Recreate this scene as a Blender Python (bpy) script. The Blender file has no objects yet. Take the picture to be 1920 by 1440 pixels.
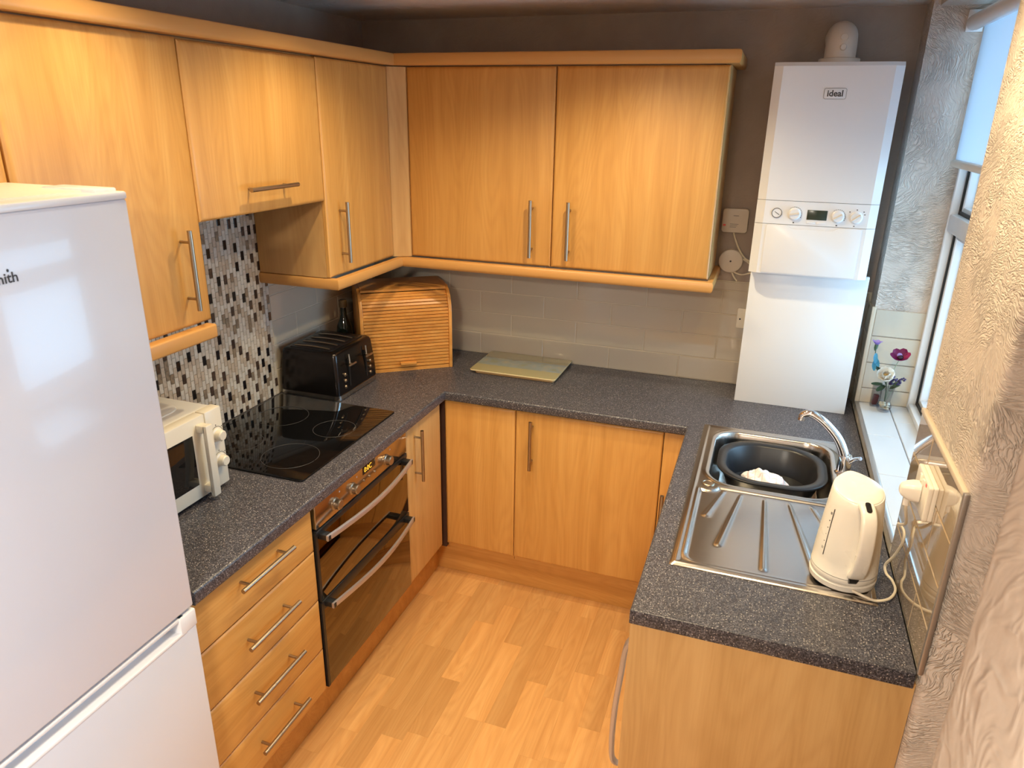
import bpy, bmesh, math, random
from mathutils import Vector, Matrix
R0 = random.Random(7)
SC = bpy.context.scene
COL = SC.collection
# ------------------------------------------------------------------ camera
YAW, PITCH, ROLL, FPX = 0.3328, -0.3539, 0.0165, 1354.0
def cam_matrix():
    cy, sy = math.cos(YAW), math.sin(YAW); cp, sp = math.cos(PITCH), math.sin(PITCH)
    f = Vector((-sy*cp, cy*cp, sp)); r = Vector((cy, sy, 0)); u = r.cross(f)
    c, s = math.cos(ROLL), math.sin(ROLL)
    r2 = c*r + s*u; u2 = -s*r + c*u
    m = Matrix((r2, u2, -f)).transposed().to_4x4()
    m.translation = Vector((1.7634, -3.0422, 1.9566))
    return m
cam = bpy.data.cameras.new('camera'); camo = bpy.data.objects.new('camera', cam); COL.objects.link(camo)
camo.matrix_world = cam_matrix()
cam.sensor_width = 36; cam.lens = FPX/1920*36; cam.clip_start = 0.02
cam.dof.use_dof = True; cam.dof.focus_distance = 2.4; cam.dof.aperture_fstop = 8.0
SC.camera = camo
# ------------------------------------------------------------------ world, lights, exposure
w = bpy.data.worlds.new('sky'); SC.world = w; w.use_nodes = True
bg = w.node_tree.nodes['Background']; bg.inputs[0].default_value = (0.42, 0.71, 1.0, 1); bg.inputs[1].default_value = 5.0
def spot(loc, tgt, power, angle, blend, col=(1.0, 0.81, 0.49), size=0.03):
    l = bpy.data.lights.new('ceiling_spot', 'SPOT'); l.energy = power; l.spot_size = math.radians(angle); l.spot_blend = blend
    l.color = col; l.shadow_soft_size = size
    o = bpy.data.objects.new('ceiling_spot', l); COL.objects.link(o)
    o.location = loc; o.rotation_euler = (Vector(tgt)-Vector(loc)).to_track_quat('-Z', 'Y').to_euler()
    return o
for lx, ly, pw_, an_ in ((0.70, -1.10, 19, 138), (0.60, -1.80, 14, 138), (1.33, -0.88, 31, 138), (1.86, -1.56, 29, 132), (1.18, -1.30, 25, 88)):
    spot((lx, ly, 2.325), (lx+(0.85 if lx > 1.8 else 0), ly+(0.25 if lx > 1.8 else 0), 0), pw_, an_, 0.7)
al = bpy.data.lights.new('hall_fill', 'AREA'); al.energy = 44; al.shape = 'DISK'; al.size = 0.35; al.color = (1.0, 0.91, 0.76)
ao = bpy.data.objects.new('hall_fill', al); COL.objects.link(ao); ao.location = (1.30, -3.75, 2.30)  # unseen fill light, added behind the camera to brighten end panel and jamb
def portal(loc, d, sx, sy):
    l = bpy.data.lights.new('window_portal', 'AREA'); l.shape = 'RECTANGLE'; l.size = sx; l.size_y = sy; l.cycles.is_portal = True
    o = bpy.data.objects.new('window_portal', l); COL.objects.link(o); o.location = loc; o.rotation_euler = Vector(d).to_track_quat('-Z', 'Y').to_euler()
portal((2.52, -0.67, 1.62), (-1, 0, 0), 1.35, 1.05)
portal((3.42, -3.45, 1.5), (-1, 0, 0), 1.2, 1.3)
SC.view_settings.view_transform = 'Standard'; SC.view_settings.look = 'None'
SC.view_settings.gamma = 1.0; SC.view_settings.use_curve_mapping = False
SC.view_settings.exposure = 0.66
SC.cycles.use_denoising = True
SC.cycles.max_bounces = 8; SC.cycles.diffuse_bounces = 5; SC.cycles.glossy_bounces = 5
SC.cycles.transparent_max_bounces = 12; SC.cycles.transmission_bounces = 8
SC.cycles.sample_clamp_indirect = 6.0; SC.cycles.caustics_reflective = False; SC.cycles.caustics_refractive = False
# ------------------------------------------------------------------ measures (metres)
W, WT, T = 2.175, 0.908, 0.038
DL, DB, XR, YE = 0.6134, 0.545, 1.5784, -1.655
XD, YD = 0.5933, -0.528
XU, YU, ZUT, ZUB = 0.3163, -0.3347, 2.1306, 1.406
U1, U2, U3, U4 = -0.375, -0.8487, -1.4514, -1.958
ZC = 2.335
# ------------------------------------------------------------------ helpers
def lin(r, g, b):
    f = lambda c: c/12.92 if c <= 0.04045 else ((c+0.055)/1.055)**2.4
    return (f(r/255), f(g/255), f(b/255), 1)
def empty(name, loc, label=None, cat=None, group=None, kind=None):
    o = bpy.data.objects.new(name, None); COL.objects.link(o); o.location = loc; o.empty_display_size = 0.05
    tag(o, label, cat, group, kind); return o
def tag(o, label=None, cat=None, group=None, kind=None):
    for k, v in (('label', label), ('category', cat), ('group', group), ('kind', kind)):
        if v: o[k] = v
    return o
def root_of(o):
    m = Vector(o.location)
    p = o.parent
    while p: m += Vector(p.location) - Vector((0, 0, 0)); p = None
    return m
WLOC = {}
def obj(name, bm, mat, parent=None, smooth=35, mats=None):
    me = bpy.data.meshes.new(name)
    bmesh.ops.recalc_face_normals(bm, faces=bm.faces[:])
    bm.to_mesh(me); bm.free()
    for m in (mats or [mat]): me.materials.append(m)
    if smooth:
        me.polygons.foreach_set('use_smooth', [True]*len(me.polygons)); me.set_sharp_from_angle(angle=math.radians(smooth))
    return link(name, me, parent)
def link(name, me, parent=None, mw=None):
    o = bpy.data.objects.new(name, me); COL.objects.link(o)
    if parent:
        o.parent = parent
        o.matrix_parent_inverse = WLOC.get(parent.name, Matrix.Translation(parent.location) if parent.type == 'EMPTY' else Matrix.Identity(4)).inverted()
    if mw is not None: o.matrix_basis = mw
    return o
def absorb(bm, b2, M=None, mi=0):
    if M is not None: bmesh.ops.transform(b2, matrix=M, verts=b2.verts[:])
    if mi:
        for f in b2.faces: f.material_index = mi
    me = bpy.data.meshes.new('t'); b2.to_mesh(me); b2.free(); bm.from_mesh(me); bpy.data.meshes.remove(me)
def NB(): return bmesh.new()
def box(bm, x0, x1, y0, y1, z0, z1, bev=0.0, seg=2, M=None, mi=0):
    b = bmesh.new()
    bmesh.ops.create_cube(b, size=1)
    for v in b.verts:
        v.co = Vector(((x0+x1)/2 + v.co.x*(x1-x0), (y0+y1)/2 + v.co.y*(y1-y0), (z0+z1)/2 + v.co.z*(z1-z0)))
    if bev: bmesh.ops.bevel(b, geom=b.edges[:], offset=bev, segments=seg, profile=0.5, affect='EDGES')
    absorb(bm, b, M, mi); return bm
def tube(bm, pts, r, n=10, caps=True, rs=None, M=None, mi=0, flat=None):
    """round (or flattened: flat=(ref_dir, half_w, half_h)) tube along a path"""
    b = bmesh.new(); P = [Vector(p) for p in pts]; rings = []
    up = None
    for i, p in enumerate(P):
        t = (P[min(i+1, len(P)-1)]-P[max(i-1, 0)]).normalized()
        if flat: a = Vector(flat[0]); a = (a - t*a.dot(t)).normalized()
        else:
            if up is None:
                up = Vector((0, 0, 1)) if abs(t.z) < 0.9 else Vector((1, 0, 0))
            a = (up - t*up.dot(t)).normalized(); up = a
        c = t.cross(a)
        rr = rs[i] if rs else r
        ring = []
        for k in range(n):
            th = 2*math.pi*k/n
            if flat:
                ct, st = math.cos(th), math.sin(th)
                e = 0.45
                q = a*(flat[1]*rr*math.copysign(abs(ct)**e, ct)) + c*(flat[2]*rr*math.copysign(abs(st)**e, st))
            else: q = a*(math.cos(th)*rr) + c*(math.sin(th)*rr)
            ring.append(b.verts.new(p+q))
        rings.append(ring)
    for i in range(len(rings)-1):
        for k in range(n):
            b.faces.new((rings[i][k], rings[i][(k+1) % n], rings[i+1][(k+1) % n], rings[i+1][k]))
    if caps:
        b.faces.new(rings[0][::-1]); b.faces.new(rings[-1])
    absorb(bm, b, M, mi); return bm
def spline(pts, n=8):
    P = [Vector(p) for p in pts]; out = []
    for i in range(len(P)-1):
        p0, p1, p2, p3 = P[max(i-1, 0)], P[i], P[i+1], P[min(i+2, len(P)-1)]
        for k in range(n):
            t = k/n
            out.append(0.5*((2*p1)+(p2-p0)*t+(2*p0-5*p1+4*p2-p3)*t*t+(-p0+3*p1-3*p2+p3)*t**3))
    out.append(P[-1]); return out
def lathe(bm, prof, axis_loc=(0, 0, 0), axis=(0, 0, 1), n=24, sx=1, sy=1, mi=0):
    b = bmesh.new(); rings = []
    for (r, z) in prof:
        if r < 1e-5: rings.append([b.verts.new((0, 0, z))])
        else: rings.append([b.verts.new((sx*r*math.cos(2*math.pi*k/n), sy*r*math.sin(2*math.pi*k/n), z)) for k in range(n)])
    for i in range(len(rings)-1):
        A, B = rings[i], rings[i+1]
        for k in range(n):
            k2 = (k+1) % n
            if len(A) == 1 and len(B) == 1: break
            if len(A) == 1: b.faces.new((A[0], B[k], B[k2]))
            elif len(B) == 1: b.faces.new((A[k], A[k2], B[0]))
            else: b.faces.new((A[k], A[k2], B[k2], B[k]))
    q = Vector((0, 0, 1)).rotation_difference(Vector(axis))
    absorb(bm, b, Matrix.Translation(axis_loc) @ q.to_matrix().to_4x4(), mi); return bm
def prism(bm, poly, d0, d1, frame, bev=0.0, mi=0):
    """2D polygon (a,b) extruded from d0 to d1; frame(a,b,d)->xyz"""
    b = bmesh.new()
    A = [b.verts.new(frame(p[0], p[1], d0)) for p in poly]; B = [b.verts.new(frame(p[0], p[1], d1)) for p in poly]
    b.faces.new(A[::-1]); b.faces.new(B)
    n = len(poly)
    for i in range(n): b.faces.new((A[i], A[(i+1) % n], B[(i+1) % n], B[i]))
    if bev:
        bmesh.ops.recalc_face_normals(b, faces=b.faces[:])
        bmesh.ops.bevel(b, geom=b.edges[:], offset=bev, segments=2, profile=0.5, affect='EDGES')
    absorb(bm, b, None, mi); return bm
def sweep2d(bm, path, prof, closed_prof=True):
    """profile (d,z) swept along a plan path, d measured to the right of travel, mitred"""
    b = bmesh.new(); P = [Vector((p[0], p[1])) for p in path]; rings = []
    for i, p in enumerate(P):
        d1 = (P[i]-P[i-1]).normalized() if i > 0 else None
        d2 = (P[i+1]-P[i]).normalized() if i < len(P)-1 else None
        d1 = d1 or d2; d2 = d2 or d1
        n1, n2 = Vector((d1.y, -d1.x)), Vector((d2.y, -d2.x))
        m = (n1+n2).normalized(); m = m/max(m.dot(n1), 0.2)
        rings.append([b.verts.new((p.x+m.x*d, p.y+m.y*d, z)) for d, z in prof])
    n = len(prof)
    for i in range(len(rings)-1):
        for k in range(n if closed_prof else n-1):
            b.faces.new((rings[i][k], rings[i][(k+1) % n], rings[i+1][(k+1) % n], rings[i+1][k]))
    if closed_prof: b.faces.new(rings[0][::-1]); b.faces.new(rings[-1])
    absorb(bm, b); return bm
def rrect(x0, x1, y0, y1, r, n=5):
    pts = []
    for cx, cy, a0 in ((x1-r, y1-r, 0), (x0+r, y1-r, 90), (x0+r, y0+r, 180), (x1-r, y0+r, 270)):
        for k in range(n+1):
            a = math.radians(a0+90*k/n); pts.append((cx+r*math.cos(a), cy+r*math.sin(a)))
    return pts
# frames: (u along the run, v up, d out of the face)
def F_left(x0): return lambda u, v, d: (x0+d, u, v)          # faces +x
def F_back(y0): return lambda u, v, d: (u, y0-d, v)          # faces -y
def F_right(x0): return lambda u, v, d: (x0-d, u, v)         # faces -x
def F_top(z0): return lambda u, v, d: (u, v, z0+d)
def doorslab(bm, fr, u0, u1, v0, v1, t=0.018, inset=0.013, drop=0.004):
    """door slab with a softly pillowed front edge; front face at d=0"""
    b = bmesh.new(); rings = []
    for (i, d) in ((0, -t), (0, -drop-0.002), (0.002, -drop), (inset*0.5, -drop*0.35), (inset, 0)):
        rings.append([b.verts.new(fr(a, c, d)) for a, c in ((u0+i, v0+i), (u1-i, v0+i), (u1-i, v1-i), (u0+i, v1-i))])
    for j in range(len(rings)-1):
        for k in range(4): b.faces.new((rings[j][k], rings[j][(k+1) % 4], rings[j+1][(k+1) % 4], rings[j+1][k]))
    b.faces.new(rings[0][::-1]); b.faces.new(rings[-1])
    absorb(bm, b); return bm
def barhandle(fr, u0, v0, u1, v1, parent, off=0.034, r=0.0067):
    bm = NB()
    tube(bm, [fr(u0, v0, off), fr(u1, v1, off)], r, 12)
    L = math.hypot(u1-u0, v1-v0); k = 0.031/L
    for s in (k, 1-k):
        u, v = u0+(u1-u0)*s, v0+(v1-v0)*s
        tube(bm, [fr(u, v, -0.001), fr(u, v, off)], 0.0042, 8)
    return obj('handle', bm, M['steel'], parent)
def text(name, s, fr, u, v, size, mat, parent, d=0.0006, shear=0, up=1, align='CENTER', bold=0.0):
    c = bpy.data.curves.new('t', 'FONT'); c.body = s; c.size = size; c.align_x = align; c.align_y = 'CENTER'; c.shear = shear; c.offset = bold
    c.resolution_u = 3; c.extrude = 0.0
    o = bpy.data.objects.new('t', c); COL.objects.link(o)
    dg = bpy.context.evaluated_depsgraph_get(); me = bpy.data.meshes.new_from_object(o.evaluated_get(dg))
    bpy.data.objects.remove(o)
    for vv in me.vertices: vv.co = Vector(fr(u+vv.co.x*up, v+vv.co.y, d))
    me.materials.clear(); me.materials.append(mat)
    me.name = name
    return link(name, me, parent)
# ------------------------------------------------------------------ materials
M = {}
class NT:
    def __init__(s, name):
        s.m = bpy.data.materials.new(name); s.m.use_nodes = True; s.n = s.m.node_tree.nodes; s.l = s.m.node_tree.links
        s.b = s.n['Principled BSDF']; s.tc = s.n.new('ShaderNodeTexCoord')
        M[name] = s.m
    def node(s, t, ins=None, **kw):
        x = s.n.new(t)
        for k, v in kw.items(): setattr(x, k, v)
        for k, v in (ins or {}).items():
            if hasattr(v, 'is_linked') or isinstance(v, bpy.types.NodeSocket): s.l.new(v, x.inputs[k])
            else: x.inputs[k].default_value = v
        return x
    def math(s, op, a, b=0.5):
        return s.node('ShaderNodeMath', {0: a, 1: b}, operation=op).outputs[0]
    def ramp(s, fac, stops):
        r = s.node('ShaderNodeValToRGB', {0: fac}); e = r.color_ramp.elements
        while len(e) < len(stops): e.new(0.5)
        for x, (p, c) in zip(e, stops): x.position = p; x.color = c
        return r.outputs[0]
    def mix(s, f, a, b, bt='MIX'):
        x = s.node('ShaderNodeMix', data_type='RGBA', blend_type=bt)
        for k, v in ((0, f), (6, a), (7, b)):
            if isinstance(v, bpy.types.NodeSocket): s.l.new(v, x.inputs[k])
            else: x.inputs[k].default_value = v
        return x.outputs[2]
    def bump(s, h, strength=0.3, dist=0.002):
        x = s.node('ShaderNodeBump', {'Strength': strength, 'Distance': dist, 'Height': h}); s.l.new(x.outputs[0], s.b.inputs['Normal']); return x
    def set(s, **k):
        for a, v in k.items():
            i = s.b.inputs[a.replace('_', ' ')]
            if isinstance(v, bpy.types.NodeSocket): s.l.new(v, i)
            else: i.default_value = v
        return s
def plain(name, col, rough=0.4, metal=0.0, **k):
    x = NT(name); nz = x.node('ShaderNodeTexNoise', {'Vector': x.tc.outputs['Object'], 'Scale': 9.0, 'Detail': 3.0})
    r = x.math('MULTIPLY_ADD', nz.outputs[0], 0.08); r.node.inputs[2].default_value = rough-0.04
    x.set(Base_Color=col, Roughness=r, Metallic=metal, **k); return x
def wood(name, axis, c_lo, c_mid, c_hi, rough=0.38, line=0.18, sc=1.0, rnd=0.0, coat=0.0):
    x = NT(name)
    s = [1.0, 1.0, 1.0]; s[axis] = 0.13
    oi = x.node('ShaderNodeObjectInfo')
    off = x.node('ShaderNodeVectorMath', {0: oi.outputs['Random'], 1: (7.3, 11.1, 5.7)}, operation='MULTIPLY')
    add = x.node('ShaderNodeVectorMath', {0: x.tc.outputs['Object'], 1: off.outputs[0]}, operation='ADD')
    mp = x.node('ShaderNodeMapping', {'Vector': add.outputs[0], 'Scale': s})
    n1 = x.node('ShaderNodeTexNoise', {'Vector': mp.outputs[0], 'Scale': 5.0*sc, 'Detail': 2.0, 'Roughness': 0.45, 'Distortion': 0.25})
    rings = x.math('SINE', x.math('MULTIPLY', n1.outputs[0], 95.0), 0)
    rings = x.math('POWER', x.math('ABSOLUTE', rings, 0), 3.0)
    s2 = [1.0, 1.0, 1.0]; s2[axis] = 0.03
    mp2 = x.node('ShaderNodeMapping', {'Vector': add.outputs[0], 'Scale': s2})
    n2 = x.node('ShaderNodeTexNoise', {'Vector': mp2.outputs[0], 'Scale': 260.0*sc, 'Detail': 2.0})
    n3 = x.node('ShaderNodeTexNoise', {'Vector': mp2.outputs[0], 'Scale': 22.0*sc, 'Detail': 3.0})
    base = x.ramp(x.math('ADD', x.math('MULTIPLY', n3.outputs[0], 0.75), x.math('MULTIPLY', n2.outputs[0], 0.25)), [(0.28, c_lo), (0.5, c_mid), (0.72, c_hi)])
    dark = x.mix(1.0, base, (0.72, 0.62, 0.5, 1), 'MULTIPLY')
    col = x.mix(x.math('MULTIPLY', rings, line), base, dark)
    if rnd:
        hsv = x.node('ShaderNodeHueSaturation', {'Color': col})
        v = x.math('MULTIPLY_ADD', oi.outputs['Random'], rnd); v.node.inputs[2].default_value = 1-rnd*0.5
        x.l.new(v, hsv.inputs['Value']); col = hsv.outputs[0]
    x.set(Base_Color=col, Roughness=rough)
    if coat: x.set(Coat_Weight=coat, Coat_Roughness=0.12)
    x.bump(n2.outputs[0], 0.05, 0.0006); return x
BE = (lin(190, 138, 70), lin(203, 151, 82), lin(214, 165, 96))
wood('beech_z', 2, *BE); wood('beech_y', 1, *BE); wood('beech_x', 0, *BE)
E2 = (lin(188, 146, 90), lin(200, 158, 102), lin(208, 168, 112))
wood('panel_z', 2, *E2, line=0.18)
plain('beech_trim', lin(202, 150, 86), 0.36)
wood('plank', 1, lin(194, 141, 83), lin(207, 156, 97), lin(216, 169, 111), rough=0.36, line=0.22, sc=1.3, rnd=0.27)
wood('pine', 0, lin(196, 128, 58), lin(210, 144, 70), lin(220, 160, 88), rough=0.32, line=0.06, sc=0.8, rnd=0.22)
plain('edge_dark', lin(58, 34, 24), 0.6)
plain('steel', lin(172, 156, 136), 0.34, 1.0)
plain('chrome', lin(235, 235, 238), 0.06, 1.0)
plain('bow_steel', lin(196, 189, 188), 0.36, 0.75)
plain('oven_steel', lin(186, 172, 160), 0.2, 1.0)
plain('oven_glass', lin(118, 108, 92), 0.03, 1.0)
plain('black_plastic', (0.012, 0.012, 0.013, 1), 0.35)
plain('black_gloss', (0.006, 0.006, 0.007, 1), 0.05)
plain('hob_glass', (0.004, 0.004, 0.0045, 1), 0.04)
plain('print_grey', lin(110, 108, 106), 0.4)
plain('print_dark', lin(60, 56, 56), 0.5)
plain('white_enamel', lin(232, 233, 236), 0.22)
plain('ring_grey', lin(74, 73, 74), 0.4)
plain('fridge_white', lin(216, 219, 229), 0.16, Coat_Weight=0.3)
plain('fridge_top', lin(232, 226, 214), 0.35)
plain('boiler_white', lin(226, 226, 228), 0.25)
plain('upvc', lin(225, 226, 228), 0.25)
plain('cream', lin(222, 215, 200), 0.3)
plain('kettle_cream', lin(234, 228, 217), 0.28)
plain('micro_white', lin(222, 220, 216), 0.35)
plain('device_white', lin(216, 204, 190), 0.4)
plain('socket_cream', lin(240, 232, 216), 0.3)
plain('cable', lin(232, 220, 196), 0.4)
plain('rubber', (0.01, 0.01, 0.01, 1), 0.6)
plain('trim_metal', lin(178, 172, 168), 0.3, 0.7)
plain('trim_cream', lin(205, 190, 168), 0.35)
plain('grout', lin(206, 194, 174), 0.8)
plain('tile', lin(193, 182, 164), 0.08, Coat_Weight=0.35, Coat_Roughness=0.05)
plain('tile_gloss', lin(166, 147, 122), 0.05, Coat_Weight=1.0, Coat_Roughness=0.02)  # darker than 'tile': dim room reflection put into the base colour
plain('sill_tile', lin(198, 200, 203), 0.14)
plain('board_edge', lin(206, 166, 112), 0.2)
plain('glass_edge', lin(226, 206, 160), 0.15)
plain('toaster_dark', lin(58, 54, 54), 0.2, 0.9)
plain('toaster_band', lin(196, 192, 188), 0.22, 1.0)
plain('toaster_top', lin(40, 34, 34), 0.3, 0.5)
plain('basin', lin(34, 34, 37), 0.34)
plain('label_red', lin(230, 90, 90), 0.4)
plain('screen', lin(46, 56, 46), 0.2)
plain('cork', lin(86, 66, 36), 0.5)
plain('bottle_glass', (0.008, 0.012, 0.008, 1), 0.06)
plain('label_paper', lin(70, 66, 74), 0.6)
plain('rose', lin(250, 246, 238), 0.5); plain('rose_heart', lin(240, 214, 150), 0.5)
plain('purple', lin(138, 26, 96), 0.5); plain('pink', lin(186, 60, 110), 0.5); plain('lilac', lin(196, 170, 230), 0.5)
plain('lavender', lin(58, 42, 84), 0.6); plain('leaf', lin(60, 86, 66), 0.5); plain('leaf_light', lin(120, 140, 112), 0.5); plain('ribbon', lin(90, 170, 200), 0.4)
plain('dark_centre', lin(40, 14, 34), 0.5); plain('shell', lin(206, 200, 176), 0.5); plain('red_dark', lin(80, 20, 18), 0.4)
plain('sealant', lin(150, 132, 112), 0.4)
x = plain('led_amber', lin(255, 190, 60), 0.4); x.set(Emission_Color=lin(255, 180, 50), Emission_Strength=1.2)
# brushed sink steel
x = NT('sink_steel')
mp = x.node('ShaderNodeMapping', {'Vector': x.tc.outputs['Object'], 'Scale': (3, 160, 3)})
nz = x.node('ShaderNodeTexNoise', {'Vector': mp.outputs[0], 'Scale': 6.0, 'Detail': 3.0})
r = x.math('MULTIPLY_ADD', nz.outputs[0], 0.16); r.node.inputs[2].default_value = 0.14
x.set(Base_Color=lin(196, 190, 184), Metallic=1.0, Roughness=r)
# speckled worktop
x = NT('worktop')
n1 = x.node('ShaderNodeTexNoise', {'Vector': x.tc.outputs['Object'], 'Scale': 330.0, 'Detail': 2.0, 'Roughness': 0.7})
n2 = x.node('ShaderNodeTexVoronoi', {'Vector': x.tc.outputs['Object'], 'Scale': 190.0})
base = x.ramp(n1.outputs[0], [(0.36, lin(32, 32, 39)), (0.52, lin(66, 65, 73)), (0.66, lin(122, 119, 124))])
spk = x.math('LESS_THAN', n2.outputs['Distance'], 0.24)
rs = x.node('ShaderNodeSeparateColor', {0: n2.outputs['Color']})
spk = x.math('MULTIPLY', spk, x.math('GREATER_THAN', rs.outputs[0], 0.62))
x.set(Base_Color=x.mix(x.math('MULTIPLY', spk, 0.9), base, lin(190, 184, 178)), Roughness=0.36)
# brush-combed textured plaster
def plaster(name, c1, c2, strength, dist, scale=4.5, comb=60.0, aniso=0.24):
    x = NT(name); v = x.tc.outputs['Object']
    warp = x.node('ShaderNodeTexNoise', {'Vector': v, 'Scale': 3.2, 'Detail': 3.0})
    wv = x.node('ShaderNodeVectorMath', {0: warp.outputs['Color'], 1: (0.22, 0.22, 0.22)}, operation='MULTIPLY')
    vv = x.node('ShaderNodeVectorMath', {0: v, 1: wv.outputs[0]}, operation='ADD')
    cell = x.node('ShaderNodeTexVoronoi', {'Vector': vv.outputs[0], 'Scale': scale, 'Randomness': 1.0})
    sc = x.node('ShaderNodeSeparateColor', {0: cell.outputs['Color']})
    rot = x.node('ShaderNodeVectorRotate', {'Vector': vv.outputs[0], 'Center': (0, 0, 0), 'Axis': (0.7, 0.7, 0.1), 'Angle': x.math('MULTIPLY_ADD', sc.outputs[0], 2.6)}, rotation_type='AXIS_ANGLE')
    rot.inputs['Angle'].links[0].from_node.inputs[2].default_value = -0.9
    mp = x.node('ShaderNodeMapping', {'Vector': rot.outputs[0], 'Scale': (aniso, aniso, 1.0)})
    strokes = x.node('ShaderNodeTexNoise', {'Vector': mp.outputs[0], 'Scale': comb*1.6, 'Detail': 2.0, 'Distortion': 0.6})
    ridge = x.math('ABSOLUTE', x.math('SUBTRACT', strokes.outputs[0], 0.5), 0)
    ridge = x.math('POWER', x.math('SUBTRACT', 1.0, x.math('MINIMUM', x.math('MULTIPLY', ridge, 5.0), 1.0)), 2.0)
    fine = x.node('ShaderNodeTexNoise', {'Vector': v, 'Scale': 60.0, 'Detail': 5.0})
    patch = x.node('ShaderNodeTexNoise', {'Vector': v, 'Scale': 8.0, 'Detail': 2.0})
    amt = x.ramp(patch.outputs[0], [(0.38, (0.25, 0.25, 0.25, 1)), (0.6, (1, 1, 1, 1))])
    h = x.math('ADD', x.math('MULTIPLY', ridge, amt), x.math('MULTIPLY', fine.outputs[0], 0.55))
    x.set(Base_Color=x.ramp(patch.outputs[0], [(0.3, c1), (0.7, c2)]), Roughness=0.75)
    x.bump(h, strength, dist)
plaster('plaster_rough', lin(206, 192, 180), lin(216, 204, 192), 1.0, 0.0034, 4.2, 120.0, 0.20)
plaster('plaster_blunt', lin(196, 180, 164), lin(206, 191, 176), 0.55, 0.004, 4.0, 40.0)
plaster('plaster_soft', lin(162, 147, 136), lin(172, 157, 145), 0.35, 0.002, 3.0, 40.0)
plaster('ceiling_artex', lin(208, 194, 182), lin(220, 208, 198), 0.6, 0.004, 3.0, 30.0)
# mosaic colours
for nm, a, b_, rg in (('mosaic_cream', (196, 184, 170), (214, 204, 190), 0.3), ('mosaic_beige', (176, 158, 138), (196, 178, 158), 0.3), ('mosaic_taupe', (120, 104, 88), (150, 130, 108), 0.22), ('mosaic_brown', (62, 48, 42), (86, 68, 58), 0.12), ('mosaic_black', (20, 18, 20), (36, 30, 32), 0.08)):
    x = NT(nm); oi = x.node('ShaderNodeObjectInfo')
    nz = x.node('ShaderNodeTexNoise', {'Vector': x.tc.outputs['Object'], 'Scale': 60.0, 'Detail': 3.0})
    x.set(Base_Color=x.ramp(nz.outputs[0], [(0.35, lin(*a)), (0.65, lin(*b_))]), Roughness=rg)
# glass (thin)
def thin_glass(name, tint, gloss=0.08):
    m = bpy.data.materials.new(name); m.use_nodes = True; n = m.node_tree.nodes; l = m.node_tree.links
    n.remove(n['Principled BSDF']); o = n['Material Output']
    t = n.new('ShaderNodeBsdfTransparent'); t.inputs[0].default_value = tint
    g = n.new('ShaderNodeBsdfGlossy'); g.inputs['Roughness'].default_value = 0.02
    f = n.new('ShaderNodeFresnel'); f.inputs[0].default_value = 1.45
    ge = n.new('ShaderNodeNewGeometry'); iv = n.new('ShaderNodeMath'); iv.operation = 'SUBTRACT'; iv.inputs[0].default_value = 1.0; l.new(ge.outputs['Backfacing'], iv.inputs[1])
    mu = n.new('ShaderNodeMath'); mu.operation = 'MULTIPLY'; l.new(f.outputs[0], mu.inputs[0]); l.new(iv.outputs[0], mu.inputs[1])
    mx = n.new('ShaderNodeMixShader'); l.new(mu.outputs[0], mx.inputs[0]); l.new(t.outputs[0], mx.inputs[1]); l.new(g.outputs[0], mx.inputs[2]); l.new(mx.outputs[0], o.inputs[0])
    M[name] = m
thin_glass('pane_glass', (0.94, 0.97, 0.98, 1)); thin_glass('vase_glass', (0.88, 0.88, 0.89, 1)); 
# blind cloth lets some daylight through
m = bpy.data.materials.new('blind_cloth'); m.use_nodes = True; n = m.node_tree.nodes; l = m.node_tree.links; n.remove(n['Principled BSDF'])
d_ = n.new('ShaderNodeBsdfDiffuse'); d_.inputs[0].default_value = lin(214, 218, 222); t_ = n.new('ShaderNodeBsdfTranslucent'); t_.inputs[0].default_value = lin(226, 230, 236)
nz = n.new('ShaderNodeTexNoise'); nz.inputs['Scale'].default_value = 300; bp = n.new('ShaderNodeBump'); bp.inputs['Strength'].default_value = 0.15; bp.inputs['Distance'].default_value = 0.001
l.new(nz.outputs[0], bp.inputs['Height']); l.new(bp.outputs[0], d_.inputs['Normal'])
mx = n.new('ShaderNodeMixShader'); mx.inputs[0].default_value = 0.55; l.new(d_.outputs[0], mx.inputs[1]); l.new(t_.outputs[0], mx.inputs[2]); l.new(mx.outputs[0], n['Material Output'].inputs[0]); M['blind_cloth'] = m
# tea towel: white with pale red checks
x = NT('towel'); wv = x.node('ShaderNodeTexWave', {'Vector': x.tc.outputs['Object'], 'Scale': 14.0}, bands_direction='X'); wv2 = x.node('ShaderNodeTexWave', {'Vector': x.tc.outputs['Object'], 'Scale': 14.0}, bands_direction='Y')
k = x.math('MAXIMUM', x.math('GREATER_THAN', wv.outputs[0], 0.965), x.math('GREATER_THAN', wv2.outputs[0], 0.975))
x.set(Base_Color=x.mix(x.math('MULTIPLY', k, 0.4), lin(232, 231, 236), lin(222, 130, 130)), Roughness=0.9)
# glass chopping board print
x = NT('board_print'); sp = x.node('ShaderNodeSeparateXYZ', {0: x.tc.outputs['Object']})
band = x.math('LESS_THAN', x.math('ABSOLUTE', x.math('ADD', sp.outputs[1], 0.155), 0), 0.055)
nz = x.node('ShaderNodeTexNoise', {'Vector': x.tc.outputs['Object'], 'Scale': 16.0, 'Detail': 4.0})
pic = x.ramp(nz.outputs[0], [(0.3, lin(136, 138, 112)), (0.5, lin(134, 144, 142)), (0.7, lin(156, 150, 126))])
x.set(Base_Color=x.mix(band, lin(158, 148, 108), pic), Roughness=0.08, Coat_Weight=0.5)
# ================================================================== the room
def struct(name, bm, mat, parent=None, smooth=0, label=None):
    o = obj(name, bm, mat, parent, smooth); o['kind'] = 'structure'
    if label: o['label'] = label
    return o
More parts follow.
